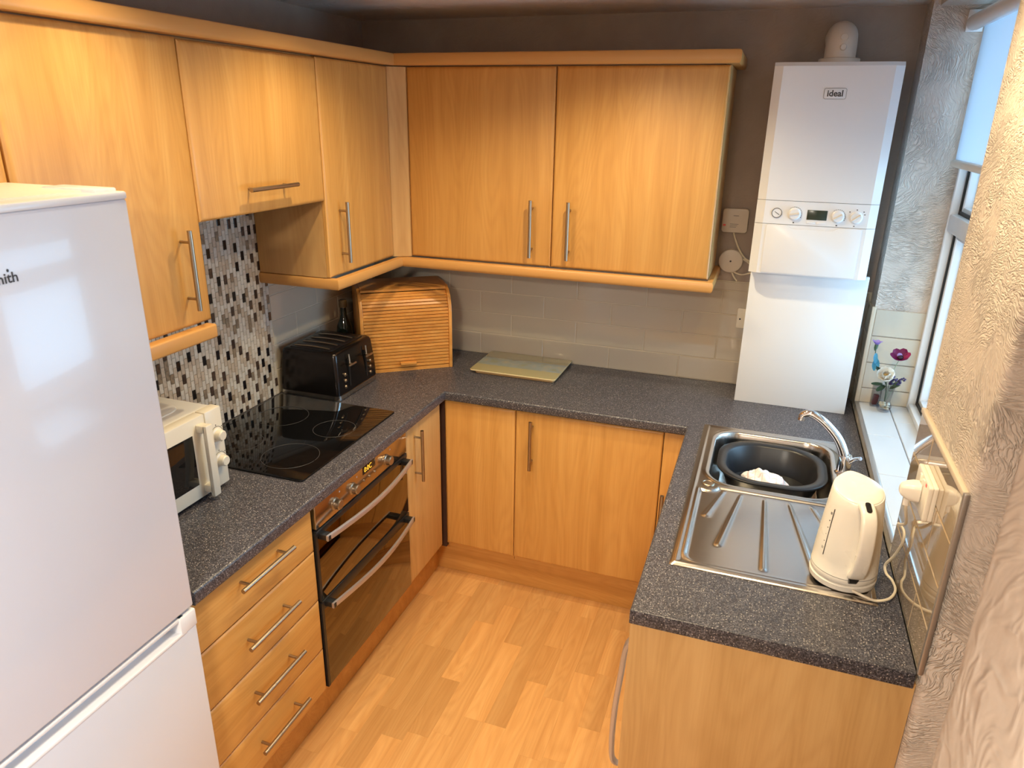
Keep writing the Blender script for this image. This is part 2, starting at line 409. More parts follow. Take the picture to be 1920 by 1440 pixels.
# floor slab with wooden strips laid on it
bm = NB(); box(bm, 0, 3.4, -4.3, 0, -0.06, -0.0012)
floor = struct('floor', bm, M['edge_dark'], None, 0, 'light wooden strip floor running towards the back units')
CW = 0.0767; shared = {}
def plank_mesh(wd, ln):
    key = (round(wd, 4), round(ln, 4))
    if key not in shared:
        b = NB(); g = 0.0001; box(b, -wd/2+g, wd/2-g, -ln/2+g, ln/2-g, -0.0012, 0.0)
        me = bpy.data.meshes.new('plank'); b.to_mesh(me); b.free(); me.materials.append(M['plank']); shared[key] = me
    return shared[key]
known = {0: [-0.694], 1: [-0.617, -0.96], 2: [-0.5, -0.955, -1.41], 3: [-0.756, -1.1], 4: [-0.62, -1.34], 5: [-0.84, -1.245], 6: [-0.585, -1.244], 7: [-0.80, -1.005], 8: [-0.58, -1.06], 9: [-0.9, -1.312]}
for c in range(-8, 13):
    x0 = 0.525 + 0.077 + c*CW
    if x0 + CW < 0.48 or x0 > 1.62: 
        continue
    cuts = sorted(known.get(c, [-0.4-R0.random()*0.3]), reverse=True)
    y = cuts[-1]
    while y > -2.75: y -= R0.choice((0.27, 0.34, 0.41, 0.47)); cuts.append(y)
    ys = [-0.42] + [q for q in cuts if q < -0.43]
    for a, b_ in zip(ys[:-1], ys[1:]):
        ln = a-b_
        o = bpy.data.objects.new('plank', plank_mesh(CW, ln)); COL.objects.link(o); o.parent = floor
        o.location = (x0+CW/2, (a+b_)/2, 0)
bm = NB()
for c in range(40):
    x0 = -0.01+c*CW + 0.018
    if 0.45 < x0 < 1.62: 
        box(bm, x0+.0004, x0+CW-.0004, -4.25, -2.76-R0.random()*0.0, -0.0012, 0.0)
    elif x0 < 3.3: box(bm, x0+.0004, x0+CW-.0004, -4.25, -0.02, -0.0012, 0.0)
fs = obj('plank_field', bm, M['plank'], floor, 0); fs['kind'] = 'stuff'
bm = NB(); box(bm, -0.1, 3.4, -4.3, 0.1, ZC, ZC+0.08); struct('ceiling', bm, M['ceiling_artex'], None, 0, 'pinkish grey textured ceiling')
bm = NB(); box(bm, -0.1, 0, -4.3, 0.1, 0, ZC); wall_left = struct('wall_left', bm, M['plaster_soft'], None, 0, 'plain wall behind the cooker and fridge run')
bm = NB(); box(bm, 0, W, 0, 0.1, 0, ZC); wall_back = struct('wall_back', bm, M['plaster_soft'], None, 0, 'wall behind the boiler and back units')
bm = NB(); box(bm, -0.1, 3.4, -4.4, -4.3, 0, ZC); struct('wall_front', bm, M['plaster_soft'])
bm = NB(); box(bm, 3.3, 3.4, -4.3, -4.05, 0, ZC); box(bm, 3.3, 3.4, -2.85, -1.66, 0, ZC); box(bm, 3.3, 3.4, -4.05, -2.85, 0, 0.85); box(bm, 3.3, 3.4, -4.05, -2.85, 2.15, ZC); struct('wall_hall', bm, M['plaster_rough'])
w2 = empty('fill_window', (3.35, -3.45, 0.85), None, None, None, 'structure')  # unseen window, added to let cool daylight in from the hall side
for q in ((-4.05, -3.99, 0.85, 2.15), (-2.91, -2.85, 0.85, 2.15)): obj('frame_post', box(NB(), 3.33, 3.38, *q), M['upvc'], w2, 0)
for q in ((-3.99, -2.91, 0.85, 0.91), (-3.99, -2.91, 2.09, 2.15)): obj('frame_rail', box(NB(), 3.33, 3.38, *q), M['upvc'], w2, 0)
obj('pane', box(NB(), 3.353, 3.357, -3.99, -2.91, 0.91, 2.09), M['pane_glass'], w2, 0)
YW1, YW2, ZS = -0.135, -1.205, 0.945
bm = NB()
box(bm, W, 2.50, YW1, 0.1, 0, ZC); box(bm, W, 2.50, YW2-0.005, YW1+0.005, 0, 0.936); box(bm, W+0.02, 2.50, YW2, YW1, 2.315, ZC)
b = NB(); box(b, W, 3.3, -1.66, YW2, 0, ZC)
ed = [e for e in b.edges if abs(e.verts[0].co.x-W) < 1e-4 and abs(e.verts[1].co.x-W) < 1e-4 and abs(e.verts[0].co.y-e.verts[1].co.y) < 1e-4 and e.verts[0].co.y < -1.6]
bmesh.ops.bevel(b, geom=ed, offset=0.018, segments=4, profile=0.5, affect='EDGES'); absorb(bm, b)
wall_right = struct('wall_right', bm, M['plaster_rough'], None, 40, 'brush-textured plaster wall around the window recess')
b = NB(); box(b, 1.958, 3.3, -2.62, -2.45, 0, ZC)
ed = [e for e in b.edges if e.verts[0].co.x < 2 and e.verts[1].co.x < 2 and abs(e.verts[0].co.z-e.verts[1].co.z) > 1]
bmesh.ops.bevel(b, geom=ed, offset=0.025, segments=4, profile=0.5, affect='EDGES')
struct('wall_near', b, M['plaster_blunt'], None, 40, 'end of the textured wall closest to the viewer on the right')
# ------------------------------------------------------------------ glazed wall tiles
tshared = {}
def tile_at(parent, fr, u0, u1, v0, v1, mat='tile', th=0.007, g=0.0016, name='tile'):
    if u1-u0 < 0.006: return
    wd, ht = round(u1-u0-2*g, 4), round(v1-v0-2*g, 4)
    o_, eu, ev = Vector(fr(0, 0, 0)), Vector(fr(1, 0, 0)), Vector(fr(0, 1, 0)); ed_ = Vector(fr(0, 0, 1))
    eu, ev, ed_ = eu-o_, ev-o_, ed_-o_
    key = (wd, ht, mat)
    if key not in tshared:
        b = NB()
        i = 0.0018
        rings = [[b.verts.new((sx*(wd/2-q), sy*(ht/2-q), z)) for sx, sy in ((-1, -1), (1, -1), (1, 1), (-1, 1))] for q, z in ((0, 0), (0, th-0.0016), (i, th))]
        for j in range(2):
            for k in range(4): b.faces.new((rings[j][k], rings[j][(k+1) % 4], rings[j+1][(k+1) % 4], rings[j+1][k]))
        b.faces.new(rings[2])
        me = bpy.data.meshes.new('tile'); b.to_mesh(me); b.free(); me.materials.append(M[mat]); tshared[key] = me
    m = Matrix((eu, ev, ed_)).transposed().to_4x4()
    if m.determinant() < 0:
        m = Matrix((-eu, ev, ed_)).transposed().to_4x4()
    m.translation = Vector(fr((u0+u1)/2, (v0+v1)/2, 0))
    o = bpy.data.objects.new(name, tshared[key]); COL.objects.link(o); o.parent = parent
    o.matrix_basis = m
    return o
ROWS = [(0.908, 1.007), (1.007, 1.106), (1.106, 1.205), (1.205, 1.305)]
bm = NB(); box(bm, 0.001, W-0.001, -0.005, 0.0, 0.9, 1.345); g = obj('grout_bed', bm, M['grout'], wall_back, 0)
FB = F_back(0.0)
for i, (a, b_) in enumerate(ROWS):
    off = 0.556 if i % 2 == 0 else 0.707
    us = [0.008]+[off+0.305*k for k in range(-3, 8) if 0.008 < off+0.305*k < W-0.01]+[W-0.008]
    for u0, u1 in zip(us[:-1], us[1:]): tile_at(wall_back, FB, u0, u1, a, b_)
us = [0.008]+[0.556+0.305*k for k in range(-1, 6)]+[W-0.008]
for u0, u1 in zip(us[:-1], us[1:]): tile_at(wall_back, FB, u0, u1, 1.305, 1.343)
bm = NB(); box(bm, 0.0, 0.005, -2.2, -0.001, 0.9, 1.72); obj('grout_bed', bm, M['grout'], wall_left, 0)
FL = F_left(0.0)
for i, (a, b_) in enumerate(ROWS+[(1.305, 1.343)]):
    off = -0.65 if i % 2 == 0 else -0.498
    us = [-0.804]+[off+0.305*k for k in range(0, 3) if off+0.305*k < -0.02]+[-0.008]
    for u0, u1 in zip(us[:-1], us[1:]): tile_at(wall_left, FL, u0, u1, a, b_)
# mosaic: tall little bricks, every other column shifted by half
mos = obj('mosaic_splashback', box(NB(), 0.004, 0.0055, -1.975, -0.806, 0.909, 1.70), M['grout'], wall_left, 0)
MN = ['mosaic_cream', 'mosaic_beige', 'mosaic_taupe', 'mosaic_brown', 'mosaic_black']
pw, ph = 0.0166, 0.0335; cells = []; last = {}
def pick(c, z):
    k = R0.choices(range(5), (38, 28, 13, 12, 9))[0]
    near = [last.get(c, 0)]+[v for zz, v in rowlast.get(c-1, []) if abs(zz-z) < 0.03]
    if k >= 2 and any(v >= 3 for v in near): k = R0.choice((0, 0, 1))
    last[c] = k; rowlast.setdefault(c, []).append((z, k)); return k
rowlast = {}
for c in range(71):
    y1 = -0.807-c*pw
    z = 0.909 - (ph/2 if c % 2 else 0)
    while z < 1.70:
        z0, z1 = max(z, 0.909), min(z+ph, 1.70)
        if z1-z0 > 0.006: cells.append((y1-pw, y1, z0, z1, pick(c, z)))
        z += ph
def mos_geo(b, y0, y1, z0, z1, x0, mi=0):
    g = 0.0008
    V = [[b.verts.new((x, yy, zz)) for yy, zz in ((y0+q, z0+q), (y1-q, z0+q), (y1-q, z1-q), (y0+q, z1-q))] for q, x in ((g, x0), (g, x0+0.0028), (g+0.0008, x0+0.0036))]
    for j in range(2):
        for k in range(4): f = b.faces.new((V[j][k], V[j][(k+1) % 4], V[j+1][(k+1) % 4], V[j+1][k])); f.material_index = mi
    f = b.faces.new(V[2]); f.material_index = mi
cp = Vector((1.7634, -3.0422, 1.9566))
vis = [c for c in cells if c[2] > 0.93 and c[3] < 1.675 and c[0] > -1.70 and (c[0] > -1.43 or (c[3] < 1.36 and (c[2] > 1.17))) and c[3]-c[2] > 0.03]
vis.sort(key=lambda c: (Vector((0, (c[0]+c[1])/2, (c[2]+c[3])/2))-cp).length)
solo = set(vis[:300]); msh = {}
for c in vis[:300]:
    if c[4] not in msh:
        b = NB(); mos_geo(b, -pw/2, pw/2, -ph/2, ph/2, 0.0); bmesh.ops.recalc_face_normals(b, faces=b.faces[:])
        me = bpy.data.meshes.new('mosaic_tile'); b.to_mesh(me); b.free(); me.materials.append(M[MN[c[4]]]); msh[c[4]] = me
    o = bpy.data.objects.new('mosaic_tile', msh[c[4]]); COL.objects.link(o); o.parent = mos
    o.location = (0.0055, (c[0]+c[1])/2, (c[2]+c[3])/2)
b = NB()
for c in cells:
    if c not in solo: mos_geo(b, *c[:4], 0.0055, c[4])
mf = obj('mosaic_field', b, None, mos, 0, [M[n_] for n_ in MN]); mf['kind'] = 'stuff'
# right wall: window pier, reveal, sill, and the splashback by the kettle
FRt = F_right(W)
for (a, b_) in ((0.908, 1.007), (1.007, 1.106), (1.106, 1.205), (1.205, 1.3125)):
    tile_at(wall_right, FRt, YW1+0.002, -0.009, a, b_)
FV = F_back(YW1)
for (a, b_) in ((0.945, 1.004), (1.004, 1.106), (1.106, 1.21), (1.21, 1.3125)): tile_at(wall_right, FV, W+0.004, 2.36, a, b_)
FT = F_top(0.936)
for u0, u1 in ((W+0.004, 2.285), (2.285, 2.36)):
    ys = [YW1, -0.465, -0.785, -1.105, YW2+0.002] if u0 < 2.2 else [YW1, -0.31, -0.63, -0.95, YW2+0.002]
    for a, b_ in zip(ys[:-1], ys[1:]): tile_at(wall_right, FT, u0, u1, b_, a, 'sill_tile', 0.009)
us = [YW2+0.002+0.305*k for k in range(0, 4)]+[YW1]
for u0, u1 in zip(us[:-1], us[1:]): tile_at(wall_right, FRt, u0, u1, 0.908, 0.941)
bm = NB(); box(bm, W-0.004, W, -1.652, YW2+0.001, 0.9, 1.31); obj('grout_bed', bm, M['grout'], wall_right, 0)
for i, (a, b_) in enumerate(((0.908, 1.007), (1.007, 1.106), (1.106, 1.208), (1.208, 1.31))):
    us = [-1.650, -1.36, YW2] if i % 2 else [-1.650, -1.51, YW2]
    for u0, u1 in zip(us[:-1], us[1:]): tile_at(wall_right, FRt, u0, u1, a, b_, 'tile_gloss')
bm = NB(); box(bm, W-0.010, W+0.001, -1.662, -1.650, 0.908, 1.3225, 0.003); o = obj('tile_trim', bm, M['trim_metal'], wall_right); 
bm = NB(); box(bm, W-0.010, W+0.001, -1.651, YW2, 1.310, 1.3225, 0.003); o = obj('tile_trim', bm, M['trim_cream'], wall_right)
bm = NB(); box(bm, W-0.009, W+0.006, YW2+0.003, YW1, 0.9405, 0.9465, 0.002); obj('tile_trim', bm, M['trim_metal'], wall_right)
bm = NB(); box(bm, W-0.009, W+0.006, YW1-0.006, YW1+0.006, 0.945, 1.32, 0.002); obj('tile_trim', bm, M['trim_cream'], wall_right)
# ------------------------------------------------------------------ window
win = empty('window_1', (2.38, -0.67, 0.95), 'white plastic window frame with black gaskets in the right wall recess', None, None, 'structure')
X0, X1 = 2.345, 2.374
def framebar(nm, y0, y1, z0, z1, x0, x1, par, mat='upvc', bev=0.006):
    return obj(nm, box(NB(), x0, x1, y0, y1, z0, z1, bev), M[mat], par)
ya, yb, za, zb = YW2+0.002, YW1-0.002, 0.9465, 2.315
f = framebar('frame_post', yb-0.022, yb, za, zb, X0, X1, win); framebar('frame_post', ya, ya+0.022, za, zb, X0, X1, win)
framebar('frame_rail', ya+0.022, yb-0.022, za, za+0.024, X0, X1, win); framebar('frame_rail', ya+0.022, yb-0.022, zb-0.03, zb, X0, X1, win)
ZT = 1.64
framebar('transom', ya+0.022, yb-0.022, ZT-0.03, ZT+0.03, X0+0.001, X1, win)
def sash(z0, z1):
    y0, y1 = ya+0.020, yb-0.020; b = NB(); w_ = 0.026; xa, xb = X1+0.003, X1+0.046
    for q in ((y1-w_, y1, z0, z1), (y0, y0+w_, z0, z1), (y0+w_-.002, y1-w_+.002, z0, z0+w_), (y0+w_-.002, y1-w_+.002, z1-w_, z1)): box(b, xa, xb, *q, 0.005)
    s = obj('sash', b, M['upvc'], win)
    b = NB()
    for q in ((y1-0.012, y1+0.002, z0, z1), (y0-0.002, y0+0.012, z0, z1), (y0, y1, z0-0.002, z0+0.012), (y0, y1, z1-0.012, z1+0.002)): box(b, xa-0.006, xa+0.0008, *q)
    g = 0.006
    for q in ((y1-w_-g, y1-w_+.001, z0+w_, z1-w_), (y0+w_-.001, y0+w_+g, z0+w_, z1-w_), (y0+w_, y1-w_, z0+w_-.001, z0+w_+g), (y0+w_, y1-w_, z1-w_-g, z1-w_+.001)): box(b, xb-0.012, xb-0.002, *q)
    obj('gasket', b, M['rubber'], s)
    obj('pane', box(NB(), xb-0.009, xb-0.005, y0+w_, y1-w_, z0+w_, z1-w_), M['pane_glass'], s, 0)
sash(za+0.022, ZT-0.028); sash(ZT+0.028, zb-0.028)
# ------------------------------------------------------------------ roller blind
bl = empty('roller_blind', (2.30, -0.67, 1.83), 'pale roller blind half lowered in front of the window', 'blind')
obj('roller', tube(NB(), [(2.30, ya+0.03, 2.262), (2.30, yb-0.012, 2.262)], 0.024, 20), M['upvc'], bl)
for y_ in (yb-0.010, ya+0.018): obj('bracket', box(NB(), 2.278, 2.326, y_, y_+0.008, 2.235, 2.30, 0.002), M['upvc'], bl)
obj('cloth', box(NB(), 2.3225, 2.3235, ya+0.05, yb-0.045, 1.84, 2.262), M['blind_cloth'], bl, 0)
obj('bottom_bar', tube(NB(), [(2.323, ya+0.045, 1.835), (2.323, yb-0.038, 1.835)], 0.0125, 16), M['cream'], bl)
# ================================================================== worktop
wt = empty('worktop', (0.3, -0.3, WT-T), 'speckled dark grey laminate worktop running round three sides', 'worktop')
HX0, HX1, HY0, HY1 = 1.650, 2.104, -1.434, -0.513
outer = [(0.007, -1.955), (DL-0.012, -1.955), (DL-0.012, -DB+0.012-0.0), (XR+0.012, -DB+0.012), (XR+0.012, YE), (W-0.010, YE), (W-0.010, -0.0075), (0.007, -0.0075)]
b = NB()
VO = [b.verts.new((p[0], p[1], WT)) for p in outer]; VH = [b.verts.new((p[0], p[1], WT)) for p in ((HX0, HY0), (HX1, HY0), (HX1, HY1), (HX0, HY1))]
E_ = [b.edges.new((VO[i], VO[(i+1) % len(VO)])) for i in range(len(VO))]+[b.edges.new((VH[i], VH[(i+1) % 4])) for i in range(4)]
bmesh.ops.triangle_fill(b, edges=E_, use_beauty=True)
ex = bmesh.ops.extrude_face_region(b, geom=b.faces[:])
for v in ex['geom']:
    if isinstance(v, bmesh.types.BMVert): v.co.z = WT-T
obj('slab', b, M['worktop'], wt, 0)
b = NB(); r = 0.008
prof = [(0, WT-T), (-0.012+0.002, WT-T), (-0.0121, WT-T)]
prof = [(0.0, WT)]+[(0.012-r+r*math.sin(a), WT-r+r*math.cos(a)) for a in [math.radians(k) for k in range(0, 91, 18)]]+[(0.012-0.005+0.005*math.cos(a), WT-T+0.005-0.005*math.sin(a)) for a in [math.radians(k) for k in range(0, 91, 30)]]+[(0.0, WT-T)]
sweep2d(b, [(DL-0.012, -1.955), (DL-0.012, -DB+0.012), (XR+0.012, -DB+0.012), (XR+0.012, YE)], prof)
obj('front_edge', b, M['worktop'], wt, 40)
obj('end_edge', box(NB(), XR+0.0005, W-0.010, YE-0.004, YE+0.0005, WT-T, WT, 0.0015), M['worktop'], wt)
# ================================================================== base units, left run
FLd = F_left(XD)
def carcass(bm, x0, x1, y0, y1, z0, z1): return box(bm, x0, x1, y0, y1, z0, z1)
def base_left(name, y0, y1, label):
    t = empty(name, (0.29, (y0+y1)/2, 0.16), label, 'cabinet')
    obj('carcass', carcass(NB(), 0.01, XD-0.0195, y0+0.001, y1-0.001, 0.16, WT-T-0.001), M['beech_y'], t, 0); return t
dr = base_left('drawer_unit', -1.955, -1.458, 'four drawer base unit between the fridge and the oven')
for (z0, z1, hz) in ((0.712, 0.862, 0.817), (0.533, 0.709, 0.634), (0.347, 0.530, 0.456), (0.184, 0.344, 0.277)):
    o = obj('drawer', doorslab(NB(), FLd, -1.953, -1.4605, z0, z1), M['beech_y'], dr)
    barhandle(FLd, -1.815, hz, -1.598, hz, o)
c3 = base_left('base_cabinet', -0.853, -0.5475, 'narrow single door base cupboard right of the oven')
o = obj('door', doorslab(NB(), FLd, -0.8515, -0.549, 0.184, 0.862), M['panel_z'], c3)
barhandle(FLd, -0.789, 0.624, -0.789, 0.838, o)
# oven
ov = empty('double_oven', (0.3, -1.155, 0.18), 'built-under double oven with dark mirrored glass doors and bowed handles', 'oven')
OY0, OY1 = -1.4545, -0.8575
obj('body', box(NB(), 0.02, XD-0.022, OY0, OY1, 0.19, WT-T-0.002), M['black_plastic'], ov, 0)
FO = F_left(XD)
o = obj('control_panel', box(NB(), XD-0.020, XD+0.002, OY0+0.006, OY1-0.001, 0.776, 0.866, 0.003), M['oven_steel'], ov)
for ky in (-1.343, -1.238, -1.013):
    b = NB(); lathe(b, [(0.0205, 0.0), (0.0205, 0.004), (0.017, 0.007), (0.0165, 0.022), (0.014, 0.0245), (0, 0.0245)], (XD+0.0015, ky, 0.814), (1, 0, 0), 24)
    k = obj('knob', b, M['steel'], o)
    obj('mark', box(NB(), XD+0.002, XD+0.0026, ky+0.028, ky+0.033, 0.838, 0.843), M['device_white'], o, 0)
obj('clock_display', box(NB(), XD+0.0015, XD+0.0028, -1.170, -1.088, 0.828, 0.856, 0.0006), M['black_gloss'], o)
text('clock_digits', '0:0C', FO, -1.137, 0.842, 0.026, M['led_amber'], o, 0.0032)
for by in (-1.165, -1.129, -1.093): obj('button', lathe(NB(), [(0.0045, 0), (0.0045, 0.002), (0.003, 0.0035), (0, 0.0035)], (XD+0.002, by, 0.806), (1, 0, 0), 12), M['steel'], o)
def ovendoor(z0, z1, hz, rim):
    d = obj('door', box(NB(), XD-0.020, XD+0.002, OY0+0.004, OY1-0.002, z0, z1, 0.002), M['oven_glass'], ov)
    obj('door_rim', box(NB(), XD-0.018, XD+0.0035, OY0+0.004, OY1-0.002, z1-rim, z1+0.004, 0.002), M['black_plastic'], d)
    obj('side_seal', box(NB(), XD-0.02, XD+0.0026, OY0-0.001, OY0+0.010, z0, z1), M['black_plastic'], d, 0)
    ha, hb = OY0+0.012, OY1-0.022
    pts = [(XD+0.034+0.026*math.sin(math.pi*k/20), ha+(hb-ha)*k/20, hz) for k in range(21)]
    h = obj('handle', tube(NB(), pts, 1.0, 12, flat=((0, 0, 1), 0.0098, 0.0042)), M['bow_steel'], d)
    for yy in (ha+0.014, hb-0.014): obj('handle_bracket', box(NB(), XD+0.001, XD+0.040, yy-0.013, yy+0.013, hz-0.010, hz+0.009, 0.003), M['black_plastic'], h)
ovendoor(0.524, 0.768, 0.752, 0.016); ovendoor(0.188, 0.516, 0.508, 0.030)
# left plinth
pln = obj('plinth', sweep2d(NB(), [(0.5255-0.016, -1.955), (0.5255-0.016, -0.4439), (XR+0.05, -0.4439)], [(0, 0.001), (0.016, 0.001), (0.016, 0.158), (0, 0.158)]), M['beech_x'], None, 0)
tag(pln, 'wood effect plinth along the floor under the base units', 'plinth')
# ================================================================== base units, back run
FBd = F_back(YD)
def base_back(name, x0, x1, label):
    t = empty(name, ((x0+x1)/2, -0.27, 0.16), label, 'cabinet')
    obj('carcass', carcass(NB(), x0+0.001, x1-0.001, YD+0.0195, -0.01, 0.16, WT-T-0.001), M['beech_x'], t, 0); return t
bc = base_back('corner_cabinet', 0.6, 0.912, 'handleless corner base unit beside the narrow cupboard')
obj('corner_strip', box(NB(), XD-0.03, 0.602, YD-0.001, YD+0.02, 0.165, WT-T-0.002), M['edge_dark'], bc, 0)
obj('door', doorslab(NB(), FBd, 0.6010, 0.9095, 0.184, 0.862), M['beech_z'], bc)
bd = base_back('base_cabinet', 0.912, 1.498, 'wide single door base cupboard under the back worktop')
o = obj('door', doorslab(NB(), FBd, 0.9125, 1.4955, 0.184, 0.862), M['beech_z'], bd)
barhandle(FBd, 0.984, 0.627, 0.984, 0.838, o)
fl = obj('filler_panel', box(NB(), 1.4995, 1.598, YD+0.004, YD+0.022, 0.16, WT-T-0.001, 0.001), M['beech_z'], None)
tag(fl, 'wood effect filler strip beside the wide base cupboard, in the corner under the sink run', 'panel')
# ================================================================== right run
FRd = F_right(1.592)
sk = empty('sink_cabinet', (1.88, -0.8, 0.16), 'sink base cupboard seen only by its handle tip below the worktop edge', 'cabinet')
obj('carcass', box(NB(), 1.612, 2.16, -1.02, -0.5, 0.16, 0.70), M['beech_y'], sk, 0)
o = obj('door', doorslab(NB(), FRd, -1.018, -0.555, 0.184, 0.862), M['beech_z'], sk); barhandle(FRd, -0.985, 0.63, -0.985, 0.846, o)
ap = empty('appliance', (1.88, -1.33, 0.0), 'under-counter appliance whose long bowed silver handle shows beside the end panel', 'appliance')
obj('body', box(NB(), 1.62, 2.15, -1.622, -1.025, 0.02, WT-T-0.004, 0.004), M['white_enamel'], ap)
o = obj('door', box(NB(), 1.592, 1.619, -1.62, -1.03, 0.10, WT-T-0.01, 0.006), M['white_enamel'], ap)
hp = spline([(1.590, -1.585, 0.775), (1.5685, -1.585, 0.745), (1.5605, -1.585, 0.655), (1.5525, -1.585, 0.545), (1.5515, -1.585, 0.43), (1.560, -1.585, 0.372), (1.592, -1.585, 0.366)], 6)
obj('handle', tube(NB(), hp, 1.0, 12, rs=[0.55+0.75*math.sin(math.pi*min(1, (k+4)/len(hp)))**0.8 for k in range(len(hp))], flat=((0, 1, 0), 0.013, 0.0055)), M['bow_steel'], o)
ep = obj('end_panel', box(NB(), 1.580, W-0.001, -1.642, -1.624, 0.0, WT-T-0.001, 0.001), M['panel_z'], None)
tag(ep, 'wide light wood end panel closing the sink run at the front', 'panel')
# ================================================================== wall units
def wall_left_unit(name, y0, y1, z0, label, depth=None):
    t = empty(name, (0.15, (y0+y1)/2, z0), label, 'cabinet', 'wall cupboards')
    obj('carcass', box(NB(), 0.012, XU-0.0195, y0+0.0005, y1-0.0005, z0, ZUT+0.002), M['panel_z'], t, 0); return t
FLu = F_left(XU)
t = wall_left_unit('wall_cabinet', -2.46, U4-0.002, ZUB, 'wall cupboard mostly hidden behind the fridge at far left')
obj('door', doorslab(NB(), FLu, -2.458, U4-0.0045, ZUB+0.002, ZUT), M['beech_z'], t)
t = wall_left_unit('wall_cabinet', U4, U3, ZUB, 'tall door wall cupboard between the fridge and the cooker hood')
o = obj('door', doorslab(NB(), FLu, U4+0.002, U3-0.002, ZUB+0.002, ZUT), M['beech_z'], t); barhandle(FLu, -1.5335, 1.455, -1.5335, 1.668, o)
t = wall_left_unit('hood_cabinet', U3, U2, 1.70, 'short lift-up hood cupboard above the hob with a horizontal handle')
o = obj('flap', doorslab(NB(), FLu, U3+0.002, U2-0.002, 1.6766, ZUT-0.004), M['beech_z'], t); barhandle(FLu, -1.272, 1.748, -1.046, 1.748, o)
obj('extractor', box(NB(), 0.03, XU-0.03, U3+0.02, U2-0.02, 1.685, 1.699, 0.002), M['steel'], t)
t = wall_left_unit('wall_cabinet', U2, U1, ZUB, 'narrow wall cupboard in the left corner beside the hood')
o = obj('door', doorslab(NB(), FLu, U2+0.002, U1-0.002, ZUB+0.002, ZUT), M['beech_z'], t); barhandle(FLu, -0.768, 1.452, -0.768, 1.666, o)
cpost = obj('corner_post', prism(NB(), [(XU-0.018, U1+0.001), (XU-0.002, U1+0.001), (XU+0.001, U1+0.003), (0.3735, YU-0.001), (0.374, YU+0.002), (0.374, YU+0.018), (XU-0.018, YU+0.018)], ZUB, ZUT, lambda a, b, d: (a, b, d)), M['panel_z'], None)
tag(cpost, 'pale wood corner post between the left and back wall cupboards', 'post')
FBu = F_back(YU)
def wall_back_unit(name, x0, x1, label):
    t = empty(name, ((x0+x1)/2, -0.15, ZUB), label, 'cabinet', 'wall cupboards')
    obj('carcass', box(NB(), x0+0.0005, x1-0.0005, YU+0.0195, -0.012, ZUB, ZUT+0.002), M['panel_z'], t, 0); return t
t = wall_back_unit('wall_cabinet', 0.3755, 0.9775, 'left door wall cupboard on the back wall, handle at its right edge')
o = obj('door', doorslab(NB(), FBu, 0.3765, 0.9750, ZUB+0.002, ZUT), M['beech_z'], t); barhandle(FBu, 0.900, 1.443, 0.900, 1.661, o)
t = wall_back_unit('wall_cabinet', 0.978, 1.580, 'right wall cupboard on the back wall, nearest the boiler')
o = obj('door', doorslab(NB(), FBu, 0.9795, 1.5785, ZUB+0.002, ZUT), M['beech_z'], t); barhandle(FBu, 1.049, 1.443, 1.049, 1.661, o)
# cornice and light pelmets
def cprof(z0, z1, d): return [(0, z0), (d-0.006, z0), (d-0.002, z0+0.004), (d, z0+0.012), (d, z1-0.008), (d-0.004, z1-0.002), (d-0.010, z1), (0, z1)]
co = obj('cornice', sweep2d(NB(), [(0.300, -2.5), (0.300, -0.330), (1.562, -0.330), (1.562, -0.004)], cprof(2.1345, 2.177, 0.050)), M['beech_trim'], None)
tag(co, 'wood cornice moulding running along the top of the wall cupboards', 'cornice')
o = obj('light_pelmet', sweep2d(NB(), [(0.006, -0.832), (0.325, -0.832), (0.325, -0.340), (1.580, -0.340), (1.580, -0.010)], cprof(1.3645, 1.404, 0.022)), M['beech_trim'], None)
tag(o, 'long wood pelmet under the narrow and back wall cupboards', 'pelmet', 'wood light pelmets')
o = obj('light_pelmet', box(NB(), 0.312, 0.3475, -1.955, -1.473, 1.3645, 1.404, 0.006, 3), M['beech_trim'], None)
tag(o, 'short wood pelmet under the tall left wall cupboard beside the fridge', 'pelmet', 'wood light pelmets')
# ================================================================== fridge freezer
FX, FY1, FY0, FZ = 0.62, -1.9665, -2.52, 1.8157
fr = empty('fridge_freezer', (0.31, -2.24, 0.0), 'tall white fridge freezer standing at the left', 'fridge')
obj('body', box(NB(), 0.02, FX-0.062, FY0, FY1, 0.03, FZ-0.004, 0.004), M['fridge_white'], fr)
obj('top_panel', box(NB(), 0.02, FX-0.050, FY0, FY1, FZ-0.010, FZ+0.003, 0.003), M['fridge_top'], fr)
obj('hinge_cover', box(NB(), FX-0.15, FX-0.02, FY1-0.052, FY1-0.002, FZ-0.004, FZ+0.006, 0.003), M['white_enamel'], fr)
d1 = obj('fridge_door', box(NB(), FX-0.058, FX, FY0, FY1, 0.884, FZ-0.014, 0.006, 3), M['fridge_white'], fr)
obj('door_cap', box(NB(), FX-0.058, FX+0.001, FY0, FY1+0.0005, FZ-0.0145, FZ, 0.004, 2), M['white_enamel'], d1)
FF = F_left(FX)
text('nameplate', 'zenith', FF, -2.209, 1.7005, 0.0235, M['print_dark'], d1, 0.0008, align='RIGHT', bold=0.0004)
obj('star_mark', prism(NB(), [(-2.2245+0.0022*math.cos(a), 1.7130+0.003*math.sin(a)) for a in [math.pi*2*k/5+1.57 for k in range(5)]], 0.0004, 0.0008, FF), M['print_dark'], d1)
b = NB(); box(b, FX-0.058, FX, FY0, FY1, 0.06, 0.834, 0.006, 3); d2 = obj('freezer_door', b, M['fridge_white'], fr)
b = NB(); box(b, FX-0.058, FX+0.0015, FY1-0.048, FY1+0.001, 0.831, 0.876, 0.004); box(b, FX-0.058, FX+0.0015, FY0, FY0+0.05, 0.831, 0.876, 0.004)
